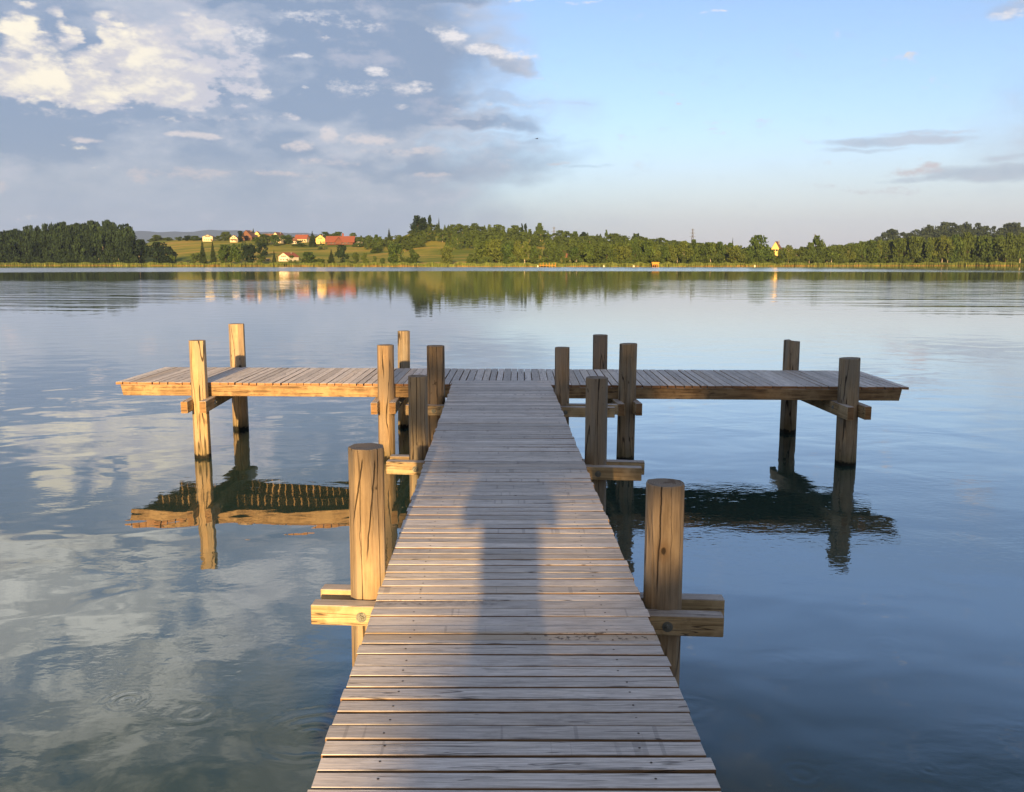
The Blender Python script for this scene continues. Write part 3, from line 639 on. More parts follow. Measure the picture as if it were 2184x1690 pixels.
def pile(x, y, top, dia, label, seed,  lean=(0, 0), sides=9, top_tilt=0.0, group='piles carrying the jetty', split=False):
    rr = random.Random(seed); n = sides
    radii = [dia / 2 * rr.uniform(0.94, 1.07) for _ in range(n)]; ph = rr.uniform(0, 6.28)
    pts = []
    for k in range(n):          # facets: two points per side so that corners are chamfered
        a = ph + 2 * math.pi * k / n
        for da in (-0.05, 0.05): pts.append((a + da * (9.0 / n), radii[k] / math.cos(0.05) * rr.uniform(0.985, 1.01)))
    mb = MB(); m_ = len(pts); zs = [-1.6, -0.3, 0.35, 0.8, top - 0.006, top]
    for zi, z in enumerate(zs):
        sc = (1.03, 1.02, 1.0, 0.995, 0.985, 0.962)[zi]; t = z / top
        for (a, r_) in pts:
            j = 1.0 + rr.uniform(-0.006, 0.006)
            px_, py_ = r_ * sc * j * math.cos(a), r_ * sc * j * math.sin(a)
            zz = z + (top_tilt * px_ if zi >= 4 else 0)
            mb.v.append((px_ + lean[0] * t, py_ + lean[1] * t, zz))
    for zi in range(len(zs) - 1):
        for k in range(m_):
            k2 = (k + 1) % m_; mb.face((zi * m_ + k, zi * m_ + k2, (zi + 1) * m_ + k2, (zi + 1) * m_ + k), None, rr.random(), 0)
    b = (len(zs) - 1) * m_
    # slightly hollow end grain
    cb = len(mb.v); tz = top
    for k in range(m_):
        v = mb.v[b + k]; mb.v.append((v[0] * 0.35 + lean[0] * 0.65, v[1] * 0.35 + lean[1] * 0.65, tz - 0.006 + top_tilt * v[0] * 0.35))
    for k in range(m_):
        k2 = (k + 1) % m_; mb.face((b + k, b + k2, cb + k2, cb + k), None, 0, 1)
    mb.face(range(cb, cb + m_), None, 0, 1)
    if split:
        mb.v[:] = [(a, c, d + (0.02 if a < 0 and d > top - 0.1 else 0)) for (a, c, d) in mb.v]
    o = mb.build('wooden_pile', [MAT['pile'], MAT['pile_top']], loc=(x, y, 0))
    o.color = (*TONE[seed - 40], 1)
    return tag(o, label, 'pile', group)
PILES = [
 (-4.206, 11.961, 1.590, .215, 'sunlit golden pile at the front left end of the cross platform', (0, .0), 7, 0, False),
 (-4.313, 14.049, 1.670, .245, 'sunlit pile behind the left end of the cross platform', (0, 0), 7, 0, False),
 (-1.690, 11.873, 1.537, .225, 'dappled orange pile in front of the platform, left of the boardwalk', (.01, 0), 10, 0, False),
 (-1.735, 14.213, 1.547, .190, 'slim pile behind the platform, left of the boardwalk end', (.02, 0), 9, 0, False),
 (-0.935, 10.97, 1.610, .235, 'brown pile with a dark right side at the left of the boardwalk end', (0, 0), 8, 0, False),
 (-0.838, 7.87, 1.628, .180, 'grey brown pile left of the boardwalk, halfway to the platform', (.005, 0), 11, 0, False),
 (-0.765, 4.545, 1.680, .192, 'nearest pile left of the boardwalk, tall with two long slanting cracks', (.012, 0), 7, .0, False),
 (0.777, 4.42, 1.520, .198, 'nearest pile right of the boardwalk, thick and round with a dark knot', (.0, 0), 13, .0, False),
 (0.728, 7.70, 1.637, .192, 'rough grey pile right of the boardwalk, halfway to the platform', (.004, 0), 12, 0, False),
 (0.617, 10.95, 1.593, .182, 'slim short pile at the right of the boardwalk end', (0, 0), 10, 0, False),
 (1.515, 11.785, 1.563, .235, 'thick pile in front of the platform, right of the boardwalk', (.015, 0), 9, .03, False),
 (1.384, 14.05, 1.498, .240, 'pile behind the platform, right of the boardwalk end', (0, 0), 8, 0, False),
 (4.303, 13.77, 1.420, .236, 'split-topped pile behind the right end of the cross platform', (0, 0), 8, 0, True),
 (4.382, 11.53, 1.398, .262, 'thick pile at the front right end of the cross platform', (-.018, 0), 12, .04, False)]
TONE = [(1.22, 1.14, .95), (1.08, 1.03, .95), (1.02, .92, .8), (1, 1, .95), (.8, .72, .62), (.8, .8, .74), (1, .95, .86), (.95, .92, .88), (.82, .81, .78), (.86, .84, .81), (.88, .86, .80), (.78, .72, .68), (.94, .94, .90), (.96, .96, .92)]
for i, (x, y, t, d_, lb, ln, sd, tt, sp) in enumerate(PILES): pile(x, y, t, d_, lb, 40 + i, ln, sd, tt, split=sp)

# ------------------------------------------------------------ trees
def leaf_quads(C, size, rng, flat=0.0, aspect=0.7):
    n = len(C)
    nrm = rng.normal(size=(n, 3)); nrm[:, 2] += flat; nrm /= np.linalg.norm(nrm, axis=1)[:, None]
    t = rng.normal(size=(n, 3)); t -= (t * nrm).sum(1)[:, None] * nrm; t /= np.linalg.norm(t, axis=1)[:, None]
    b = np.cross(nrm, t); s = (size * rng.uniform(0.6, 1.35, n))[:, None]
    V = np.stack([C - t * s, C - b * s * aspect, C + t * s, C + b * s * aspect], 1).reshape(-1, 3)
    return V, np.arange(4 * n).reshape(n, 4)
def lumps(rng, n, prof, r0, r1):
    """lump centres and radii inside a crown whose half width at height z is prof(z)"""
    out = []
    while len(out) < n:
        z = rng.uniform(0, 1); w = prof(z)
        if w <= 0.02: continue
        a = rng.uniform(0, 6.283); q = math.sqrt(rng.uniform(0.0, 1)) * w * 0.8
        out.append((q * math.cos(a), q * math.sin(a), z, rng.uniform(r0, r1) * (0.5 + 0.5 * min(1, w * 2.2))))
    return np.array(out)
PROF = {'broad': (0.20, lambda z: 0.5 * math.sqrt(max(0, 1 - ((z - 0.60) / 0.42) ** 2))),
        'round': (0.10, lambda z: 0.5 * math.sqrt(max(0, 1 - ((z - 0.52) / 0.48) ** 2))),
        'tall': (0.14, lambda z: 0.5 * (max(0, 1 - ((z - 0.56) / 0.45) ** 2)) ** 0.65),
        'birch': (0.34, lambda z: 0.46 * (max(0, 1 - ((z - 0.66) / 0.34) ** 2)) ** 0.7),
        'bush': (0.0, lambda z: 0.5 * math.sqrt(max(0, 1 - ((z - 0.32) / 0.66) ** 2))),
        'lollipop': (0.5, lambda z: 0.5 * math.sqrt(max(0, 1 - ((z - 0.74) / 0.25) ** 2)))}
def crown_np(kind, seed, n=900, size=0.034):
    rng = np.random.default_rng(seed)
    if kind == 'spruce':
        z = 1 - np.sqrt(rng.uniform(0.0, 1, n)) * 0.95; lay = (z * 13) % 1.0
        w = (1 - z) * 0.5 * (0.55 + 0.5 * (1 - lay)) * rng.uniform(0.75, 1.1, n)
        a = rng.uniform(0, 6.283, n); q = np.sqrt(rng.uniform(0.15, 1, n)) * w
        C = np.stack([q * np.cos(a), q * np.sin(a), z - q * 0.12], 1)
        V, F = leaf_quads(C, size * (0.6 + 0.8 * (1 - z)), rng, 0.6, 0.5)
        return V, F, rng.uniform(0, 1, n)
    z0, prof = PROF[kind]; nl = {'bush': 9, 'lollipop': 7, 'birch': 16}.get(kind, 20)
    L = lumps(rng, nl, prof, 0.16, 0.26)
    i = rng.integers(0, nl, n); dvec = rng.normal(size=(n, 3)); dvec /= np.linalg.norm(dvec, axis=1)[:, None]
    rad = L[i, 3] * rng.uniform(0.25, 1.0, n) ** 0.5 * (1 + 0.25 * rng.normal(size=n) * 0.4)
    C = L[i, :3] + dvec * rad[:, None] * np.array([1, 1, 0.8]); C[:, 2] = np.clip(C[:, 2], 0.01, 1.0)
    V, F = leaf_quads(C, np.full(n, size), rng, 0.2)
    lr = rng.uniform(0, 1, nl)
    return V, F, np.clip(lr[i] * 0.6 + rng.uniform(0, 0.4, n), 0, 1)
def trunk_mb(kind, seed):
    rr = random.Random(seed); mb = MB(); top = {'birch': 0.85, 'spruce': 0.95, 'bush': 0.4, 'lollipop': 0.8}.get(kind, 0.62)
    lean = (rr.uniform(-.03, .03), rr.uniform(-.03, .03)); pts = [(lean[0] * t * 2 + rr.uniform(-.006, .006), lean[1] * t * 2, t * top) for t in (0, .33, .66, 1)]
    r0 = 0.034 if kind == 'birch' else 0.022
    for a in range(3): mb.tube(pts[a], pts[a + 1], r0 * (1 - a * 0.27), r0 * (1 - (a + 1) * 0.27), 6, caps=False)
    if kind != 'spruce':
        for k in range(5):
            a = k * 1.257 + rr.random(); z = top * rr.uniform(0.45, 0.9); q = rr.uniform(0.15, 0.3)
            mb.tube((lean[0] * z, lean[1] * z, z), (q * math.cos(a), q * math.sin(a), min(0.92, z + rr.uniform(.1, .25))), 0.009, 0.003, 4, caps=False)
    return mb
KIND_MAT = {'broad': 'leaf', 'round': 'leaf', 'tall': 'leaf', 'birch': 'leaf_light', 'bush': 'leaf', 'lollipop': 'leaf', 'spruce': 'needle'}
PROTO = {}
def proto(kind, matname, var):
    key = (kind, matname, var)
    if key not in PROTO:
        V, F, r = crown_np(kind, hash_(kind) + var * 13, 1900 if kind != 'bush' else 900, 0.048 if kind not in ('birch', 'spruce') else 0.04)
        c = np_mesh('crown', V, F, MAT[matname], rnd=r)
        t = trunk_mb(kind, var + 5).build('trunk', MAT['birch_bark' if kind == 'birch' else 'bark'])
        PROTO[key] = [c, t, False]
    return PROTO[key]
def hash_(s): return sum(ord(ch) * (i + 3) for i, ch in enumerate(s))
def find_d(px, yb):
    t = (px - 1092) / FPX * math.cos(PITCH); az = math.degrees(math.atan(t)); d0 = shore_d(az); best = None
    for q in range(4, 480, 4):
        d = d0 + q; z = ground_z(az, d); y = 560 - (z - CAM_H) * FPX / (d * math.cos(R(az)))
        e = abs(y - yb) + q * 0.002
        if best is None or e < best[0]: best = (e, d)
    return best[1]
def spot(px, d):
    az = math.atan((px - 1092) / FPX * math.cos(PITCH))
    return d * math.sin(az), d * math.cos(az)
TREE_NAME = {'broad': 'broadleaf_tree', 'round': 'broadleaf_tree', 'tall': 'broadleaf_tree', 'birch': 'birch_tree', 'bush': 'bush', 'lollipop': 'broadleaf_tree', 'spruce': 'spruce_tree'}
NT = [0]
def tree(px, yt, wpx, d, kind, label, group=None, mat=None, thin=1.0):
    NT[0] += 1; rr = random.Random(NT[0] * 31); x, y = spot(px, d)
    zb = gz(x, y) - 0.2; H = CAM_H + (560 - yt) / FPX * y - zb; W = wpx / FPX * y
    H = max(H, 1.5); root = empty(TREE_NAME[kind], (x, y, zb), rr.uniform(0, 6.28))
    tag(root, label, 'bush' if kind == 'bush' else 'tree', group)
    p = proto(kind, mat or KIND_MAT[kind], rr.randrange(4))
    for i in (0, 1):
        o = p[i] if not p[2] else p[i].copy()
        if p[2]: COL.objects.link(o)
        o.parent = root
        sx = W if i == 0 else min(W, H * 0.6)
        o.scale = (sx, sx, H)
    p[2] = True
    return root
def woodland(name, label, items, matname, trunk_mat=None, n=420, size=0.045, trunks=0.3):
    """one mass of many trees too close to tell apart; items = (px, ytop, wpx, d, kind)"""
    VV, FF, RR = [], [], []; off = 0; base = {}
    rng = np.random.default_rng(hash_(name)); tb = MB()
    for (px, yt, wpx, d, kind) in items:
        k = (kind, int(rng.integers(0, 6)))
        if k not in base: base[k] = crown_np(kind, 900 + hash_(kind) + k[1], n, size)
        V, F, r = base[k]; x, y = spot(px, d); zb = gz(x, y) - 0.2; H = max(2.0, CAM_H + (560 - yt) / FPX * y - zb); W = wpx / FPX * y
        a = rng.uniform(0, 6.28); ca, sa = math.cos(a), math.sin(a)
        P = np.stack([(V[:, 0] * ca - V[:, 1] * sa) * W + x, (V[:, 0] * sa + V[:, 1] * ca) * W + y, V[:, 2] * H + zb], 1)
        VV.append(P); FF.append(F + off); off += len(P)
        tone = rng.uniform(0, 1); RR.append(np.clip(r * 0.5 + tone * 0.5, 0, 1))
        if rng.uniform() < trunks:
            tb.tube((x, y, zb), (x + rng.uniform(-.6, .6), y, zb + H * 0.7), 0.35, 0.15, 5, caps=False)
    V = np.concatenate(VV); F = np.concatenate(FF); r = np.concatenate(RR); nf = len(F)
    mi = np.zeros(nf, dtype=np.int32)
    if tb.v:
        tv = np.array(tb.v); tf = np.array(tb.f); V = np.concatenate([V, tv]); F = np.concatenate([F, tf + off]); r = np.concatenate([r, np.zeros(len(tf))])
        mi = np.concatenate([mi, np.ones(len(tf), dtype=np.int32)])
    o = np_mesh(name, V, F, [MAT[matname], MAT[trunk_mat or 'bark']], mi, r)
    return tag(o, label, kind='stuff')
def sd(px): return shore_d(math.degrees(math.atan((px - 1092) / FPX * math.cos(PITCH))))

# --- left wood: one mass, cloud shade in its leaf colour, with birch trunks glimmering through
rr = random.Random(3); it = []
LW = [(-320, 520), (-120, 508), (0, 497), (60, 488), (100, 480), (180, 480), (235, 476), (262, 483), (285, 482), (305, 498), (330, 504), (345, 510), (375, 522)]
for row in range(6):
    px = -300
    while px < 300 - row * 6:
        top = interp(px, LW); f = row / 5.0
        yt = 530 + (top - 530) * (0.42 + 0.58 * f) + rr.uniform(-6, 8) * (1 if row < 5 else 0.6)
        it.append((px + rr.uniform(-5, 5), yt, rr.uniform(16, 36), sd(px) + 18 + row * 26 + rr.uniform(-6, 6), rr.choice(['tall', 'broad', 'tall', 'round'])))
        px += rr.uniform(9, 15)
for px in range(-300, 290, 7): it.append((px + rr.uniform(-3, 3), 549 + rr.uniform(-5, 2), 16, sd(px) + 12, 'bush'))
woodland('woodland', 'dense dark wood on the left shore with pale trunks along its edge', it, 'leaf_dark_shaded', 'birch_bark', 640, 0.06, 0.2)
# --- hill wood in the middle
it = []; rr = random.Random(5)
HW = [(868, 500), (890, 480), (930, 481), (960, 480), (1010, 482), (1060, 484), (1110, 488), (1150, 492), (1200, 498), (1250, 500), (1290, 502), (1330, 502), (1380, 508), (1430, 514), (1500, 526), (1560, 530)]
HB = [(868, 545), (960, 540), (1100, 545), (1560, 548)]
for row in range(6):
    px = 872 + row * 2
    while px < 1500:
        top = interp(px, HW); f = row / 5.0; px_ = px + rr.uniform(-4, 4)
        dd = sd(px) + 120 + row * 52 + rr.uniform(-10, 10)
        yt = top + (1 - f) * (interp(px, HB) - top) * 0.52 + rr.uniform(-6, 7) * (1.0 - 0.4 * f)
        if not (row < 1 and px < 1010) and not (row < 2 and (px < 945 or 1100 < px < 1160)):
            it.append((px_, yt, rr.uniform(10, 28), dd, rr.choice(['tall', 'spruce', 'broad', 'tall', 'spruce'])))
        px += rr.uniform(7, 12)
woodland('woodland', 'long mixed wood covering the hill behind the middle of the far shore', it, 'leaf', 'birch_bark', 520, 0.075, 0.12)
it = []; rr = random.Random(6)
for k in range(70):
    px = rr.uniform(772, 905); yb = rr.uniform(519, 536) - max(0, (px - 850)) * 0.12; hh = rr.uniform(8, 17)
    it.append((px, yb - hh, rr.uniform(12, 22), find_d(px, yb), rr.choice(['round', 'bush', 'broad', 'tall'])))
for k in range(46):
    px = rr.uniform(322, 440); it.append((px, rr.uniform(508, 513), rr.uniform(8, 14), find_d(px, 514) + 10, 'bush'))
for k in range(60):
    px = rr.uniform(470, 770); it.append((px, rr.uniform(502, 512), rr.uniform(10, 18), find_d(px, 513) + rr.uniform(30, 90), rr.choice(['round', 'tall', 'broad', 'bush'])))
woodland('hedgerow', 'dark garden trees and hedges along the village ridge and the slope beside the hill', it, 'leaf', 'bark', 420, 0.075, 0.0)
# --- bluish wood on the right hill
it = []; rr = random.Random(8)
RW = [(1700, 532), (1800, 524), (1840, 516), (1870, 508), (1890, 497), (1905, 494), (1925, 503), (1950, 491), (1990, 486), (2020, 481), (2050, 478), (2075, 483), (2100, 490), (2130, 487), (2160, 480), (2184, 488), (2260, 488)]
for row in range(5):
    px = 1800 + row * 3
    while px < 2440:
        f = row / 4.0; yt = 545 + (interp(px, RW) - 545) * (0.5 + 0.5 * f) + rr.uniform(-5, 7)
        it.append((px + rr.uniform(-4, 4), yt, rr.uniform(12, 30), sd(px) + 420 + row * 80, rr.choice(['broad', 'round', 'tall']))); px += rr.uniform(8, 13)
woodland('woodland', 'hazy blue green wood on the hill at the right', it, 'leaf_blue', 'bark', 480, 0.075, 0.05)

# --- single trees: (px, ytop, width px, ybase or None for the shore, kind, label)
S = [
 (268, 520, 40, None, 'broad', 'dark broad tree at the right end of the left wood', 'leaf_dark_shaded'), (300, 514, 44, None, 'tall', 'tall dark tree standing last in the left wood before the lower trees', 'leaf_dark_shaded'),
 (338, 519, 44, None, 'round', 'rounded dark tree between the left wood and the yellow field', 'leaf_dark_shaded'), (362, 528, 34, None, 'round', 'low dark tree next to the sandy gap in the left shore trees', 'leaf_dark_shaded'),
 (263, 533, 16, None, 'tall', 'slim pale green tree in front of the left wood', 'leaf_light'), (294, 540, 12, None, 'bush', 'small pale bush in front of the left wood', 'leaf_light'), (365, 539, 18, None, 'bush', 'lighter bush at the foot of the low dark tree by the sandy gap', 'leaf'),
 (414, 534, 28, None, 'bush', 'loose bush at the left end of the lakeside clump right of the sandy gap', 'leaf'), (433, 509, 24, None, 'spruce', 'tall spruce in front of the yellow field, left of its twin', 'needle'), (455, 511, 20, None, 'spruce', 'second tall spruce in front of the yellow field, right of its twin', 'needle'),
 (482, 524, 34, None, 'round', 'rounded green tree right of the twin spruces', 'leaf'), (507, 522, 32, None, 'broad', 'broad green tree in the lakeside clump below the gabled houses', 'leaf'), (532, 517, 32, None, 'tall', 'tall dark tree in the lakeside clump below the brick gable', 'leaf_dark_shaded'), (560, 521, 24, 549, 'round', 'dark oval tree standing alone on the field below the houses', 'leaf_dark_shaded'), (556, 543, 26, None, 'bush', 'reddish low bush under the dark oval tree', 'leaf'),
 (585, 533, 15, None, 'spruce', 'small conifer left of the red roofed lakeside house', 'needle'), (601, 540, 15, 552, 'bush', 'small bush touching the left side of the lakeside house', 'leaf'), (622, 546, 20, None, 'bush', 'bush at the right corner of the lakeside house', 'leaf'),
 (657, 539, 40, None, 'round', 'wide low tree right of the lakeside house', 'leaf'), (688, 548, 22, None, 'bush', 'low dark bush between the wide low tree and a conifer', 'leaf'), (707, 531, 24, None, 'spruce', 'ragged conifer on the shore below the yellow gabled house', 'needle'), (730, 525, 28, None, 'tall', 'dark egg shaped tree on the shore below the red barn', 'leaf_dark_shaded'),
 (741, 546, 22, None, 'bush', 'pale bush at the foot of the egg shaped tree', 'leaf'), (758, 540, 19, None, 'round', 'small round tree right of the egg shaped tree', 'leaf'), (779, 541, 19, None, 'round', 'small loose tree on the open shore right of the barn', 'leaf_light'), (799, 543, 11, None, 'bush', 'tiny bush on the open shore left of the tall oak', 'leaf'), (815, 547, 17, None, 'bush', 'twin low bush near the foot of the tall oak', 'leaf'),
 (841, 516, 34, None, 'tall', 'tall oak standing alone on the shore left of the hill', 'leaf'), (858, 546, 18, None, 'bush', 'bush at the right foot of the tall oak', 'leaf'), (880, 535, 32, None, 'round', 'round tree on the shore below the hilltop trees', 'leaf'), (953, 527, 36, None, 'round', 'broad pale tree alone on the shore meadow', 'leaf_light'), (1004, 543, 20, None, 'bush', 'small tree just left of the big lakeside grove', 'leaf'),
 (1032, 517, 38, None, 'round', 'bright rounded tree at the left end of the big lakeside grove', 'leaf_light'), (1058, 514, 40, None, 'broad', 'bright broad tree in the middle of the big lakeside grove', 'leaf_light'), (1080, 516, 30, None, 'tall', 'dark tall tree in the big lakeside grove', 'leaf'), (1102, 516, 28, None, 'birch', 'birch with clear white stems at the right of the big grove', 'leaf_light'), (1119, 518, 26, None, 'birch', 'leaning birch ending the big lakeside grove', 'leaf_light'),
 (1141, 527, 30, None, 'round', 'dark tree right of the big lakeside grove', 'leaf'), (1160, 536, 24, None, 'spruce', 'low conifer above the old bathing jetty', 'needle'), (1183, 526, 30, None, 'broad', 'green tree hiding the left side of the brown house', 'leaf'), (1226, 529, 30, None, 'round', 'bright round tree right of the brown house', 'leaf'),
 # village and ridge
 (336, 503, 26, 515, 'round', 'ridge tree above the left end of the yellow field', 'leaf'), (362, 508, 22, 515, 'round', 'low ridge tree above the yellow field', 'leaf'), (384, 506, 20, 515, 'bush', 'ridge bush left of the white house', 'leaf'), (402, 503, 16, 515, 'tall', 'pointed ridge tree left of the white house', 'leaf_dark_shaded'), (418, 505, 20, 515, 'round', 'ridge tree beside the white house', 'leaf'), (470, 505, 16, 515, 'round', 'tree between the white house and the first chalet', 'leaf'), (484, 497, 24, 515, 'round', 'tree behind the first chalet', 'leaf'), (515, 495, 15, 517, 'tall', 'dark pointed tree left of the brick gable', 'leaf_dark_shaded'), (543, 489, 16, 510, 'spruce', 'spruce rising behind the brick gable', 'needle'),
 (560, 502, 42, 525, 'round', 'broad dark tree in front of the yellow gable on the ridge', 'leaf'), (589, 503, 28, 526, 'tall', 'tree in front of the brown twin houses', 'leaf'), (614, 501, 28, 522, 'tall', 'tree between the twin houses and the small white house', 'leaf'), (640, 515, 40, 527, 'bush', 'hedge like bush below the cream house', 'leaf'), (668, 494, 26, 527, 'spruce', 'tall spruce left of the yellow gabled house', 'needle'), (688, 521, 20, 533, 'bush', 'dark bush below the yellow gabled house', 'leaf'),
 (692, 497, 30, 511, 'round', 'tree behind the yellow gabled house', 'leaf'), (722, 497, 40, 511, 'round', 'tree behind the roof of the red barn', 'leaf'), (756, 499, 18, 516, 'birch', 'airy tree at the right end of the red barn', 'leaf'), (764, 512, 30, 528, 'bush', 'bush between the barn and the small white house', 'leaf'), (786, 506, 30, 526, 'round', 'tree right of the small white house', 'leaf'), (806, 503, 22, 528, 'tall', 'tree on the slope left of the big spruce', 'leaf'), (831, 489, 22, 526, 'spruce', 'big spruce on the slope left of the hill', 'needle'), (852, 504, 24, 528, 'round', 'tree at the right foot of the big spruce', 'leaf'),
 (803, 524, 30, 540, 'round', 'tree on the middle of the slope below the big spruce', 'leaf'), (840, 520, 24, 538, 'round', 'low slope tree right of centre of the meadow', 'leaf'), (872, 524, 22, 536, 'bush', 'slope bush under the hilltop', 'leaf'),
 # hilltop
 (893, 464, 34, 500, 'broad', 'big domed tree on the hilltop', 'leaf_dark_shaded'), (918, 463, 11, 500, 'lollipop', 'lollipop shaped tree on the hilltop', 'leaf_dark_shaded'), (937, 466, 9, 500, 'spruce', 'thin pointed tree right of the lollipop shaped one', 'needle'), (1113, 480, 6, 510, 'lollipop', 'left of a pair of thin trees sticking out of the hill wood', 'leaf_dark_shaded'), (1121, 480, 7, 510, 'lollipop', 'right of a pair of thin trees sticking out of the hill wood', 'leaf_dark_shaded'), (1150, 479, 18, 512, 'tall', 'dense tree topping the hill wood above the lakeside grove', 'leaf'), (1226, 496, 14, 515, 'broad', 'thin crowned tree on the skyline of the hill wood', 'leaf'), (1243, 497, 14, 515, 'round', 'dark round tree on the skyline of the hill wood', 'leaf_dark_shaded'), (1292, 493, 8, 515, 'lollipop', 'little tree poking out of the skyline above the middle wood', 'leaf'), (1352, 500, 8, 522, 'tall', 'left of two thin trees on the falling skyline', 'leaf_dark_shaded'), (1360, 500, 8, 522, 'tall', 'right of two thin trees on the falling skyline', 'leaf_dark_shaded'), (1408, 506, 8, 522, 'spruce', 'thin spruce at the low end of the skyline', 'needle'),
 (1561, 508, 18, None, 'spruce', 'tall ragged spruce standing above the right shore trees', 'needle'), (1616, 505, 46, None, 'round', 'biggest round tree left of the yellow house', 'leaf'), (1741, 506, 34, None, 'round', 'round tree with a wide crown right of the yellow house', 'leaf'),
]
for (px, yt, w, yb, k, lb, mt) in S:
    d = sd(px) + 22 + (NT[0] % 3) * 5 if yb is None else find_d(px, yb)
    tree(px, yt, w, d, k, lb, None, mt)
# --- the lakeside rows on the right: every tree of its own
rowtop = [(1250, 519), (1300, 521), (1350, 517), (1400, 518), (1450, 520), (1500, 522), (1540, 525), (1600, 528), (1660, 530), (1720, 527), (1770, 524), (1830, 518), (1890, 513), (1950, 512), (2020, 508), (2070, 506), (2184, 508)]
marks = [(1248, 1391, 'between brown house and orange hut'), (1391, 1560, 'between orange hut and ragged spruce'), (1560, 1645, 'between ragged spruce and yellow house'), (1645, 1745, 'between yellow house and wide round tree'), (1745, 1880, 'between wide round tree and blue wood'), (1880, 2260, 'below the blue wood')]
ORD = ['first', 'second', 'third', 'fourth', 'fifth', 'sixth', 'seventh', 'eighth', 'ninth', 'tenth', 'eleventh', 'twelfth', 'thirteenth', 'fourteenth', 'fifteenth', 'sixteenth', 'seventeenth', 'eighteenth']
rr = random.Random(21); px = 1256.0; cnt = {}
while px < 2215:
    k = rr.choice(['tall', 'broad', 'tall', 'round', 'birch', 'birch']) if px > 1750 else rr.choice(['tall', 'broad', 'round', 'tall', 'birch'])
    mk = next(m for m in marks if m[0] <= px < m[1])
    w = rr.uniform(17, 42); nm = {'birch': 'birch with a pale stem'}.get(k, {'tall': 'tall green tree', 'broad': 'spreading green tree', 'round': 'rounded green tree'}.get(k))
    cnt[mk[2], k] = cnt.get((mk[2], k), 0) + 1
    lab = f"{ORD[cnt[mk[2], k] - 1]} {nm} from the left {mk[2]}"
    yt = interp(px, rowtop) + rr.uniform(-8, 12)
    tree(px, yt, w, sd(px) + rr.uniform(14, 34), k, lab, 'trees in the lakeside row on the right shore', rr.choice(['leaf', 'leaf', 'leaf_light', 'leaf']) if k != 'birch' else rr.choice(['leaf_light', 'leaf']))
    px += rr.uniform(12, 19)
it = []; rr = random.Random(77)
for row in range(2):
    px = 1240
    while px < 2440:
        it.append((px, interp(px, rowtop) + rr.uniform(-1, 7), rr.uniform(22, 32), sd(px) + 50 + row * 26, rr.choice(['tall', 'broad', 'round']))); px += rr.uniform(10, 15)
for px in range(1000, 2440, 8): it.append((px + rr.uniform(-4, 4), 548 + rr.uniform(-4, 4), rr.uniform(12, 20), sd(px) + 12 + rr.uniform(0, 20), 'bush'))
woodland('woodland', 'dark understorey and rear trees filling the lakeside row on the right', it, 'leaf', 'birch_bark', 480, 0.075, 0.1)

# --- reeds
def reeds():
    n = 39000; rng = np.random.default_rng(4)
    az = rng.uniform(-36, 36, n); a = np.radians(az)
    d0 = np.interp(az, [t[0] for t in SHORE], [t[1] for t in SHORE])
    wob = 2.5 * np.sin(az * 3.1) + 1.5 * np.sin(az * 7.7 + 1)
    d = d0 + wob - 4 + rng.uniform(0, 9, n)
    px = 1092 + FPX * np.tan(a)
    big = np.interp(px, [0, 1900, 2000, 2184], [1.0, 1.0, 1.15, 1.3])
    h = rng.uniform(1.7, 2.9, n) * big * (0.85 + 0.25 * np.sin(az * 5.3) * np.sin(az * 1.9 + 2)); w = rng.uniform(0.10, 0.26, n)
    x, y = d * np.sin(a), d * np.cos(a); z = np.full(n, -0.1)
    t = rng.uniform(0, 3.14, n); cx, sx = np.cos(t) * w, np.sin(t) * w; lx, ly = rng.normal(size=n) * .25, rng.normal(size=n) * .25
    V = np.stack([np.stack([x - cx, y - sx, z], 1), np.stack([x + cx, y + sx, z], 1), np.stack([x + lx + cx * .6, y + ly + sx * .6, z + h], 1), np.stack([x + lx - cx * .6, y + ly - sx * .6, z + h], 1)], 1).reshape(-1, 3)
    hg = np.tile([0, 0, 1, 1], n).astype(float)
    tag(np_mesh('reeds', V, np.arange(4 * n).reshape(n, 4), MAT['reed'], rnd=rng.uniform(0, 1, n), hgt=hg), 'strip of green and ochre reeds along the far waterline', kind='stuff')
reeds()

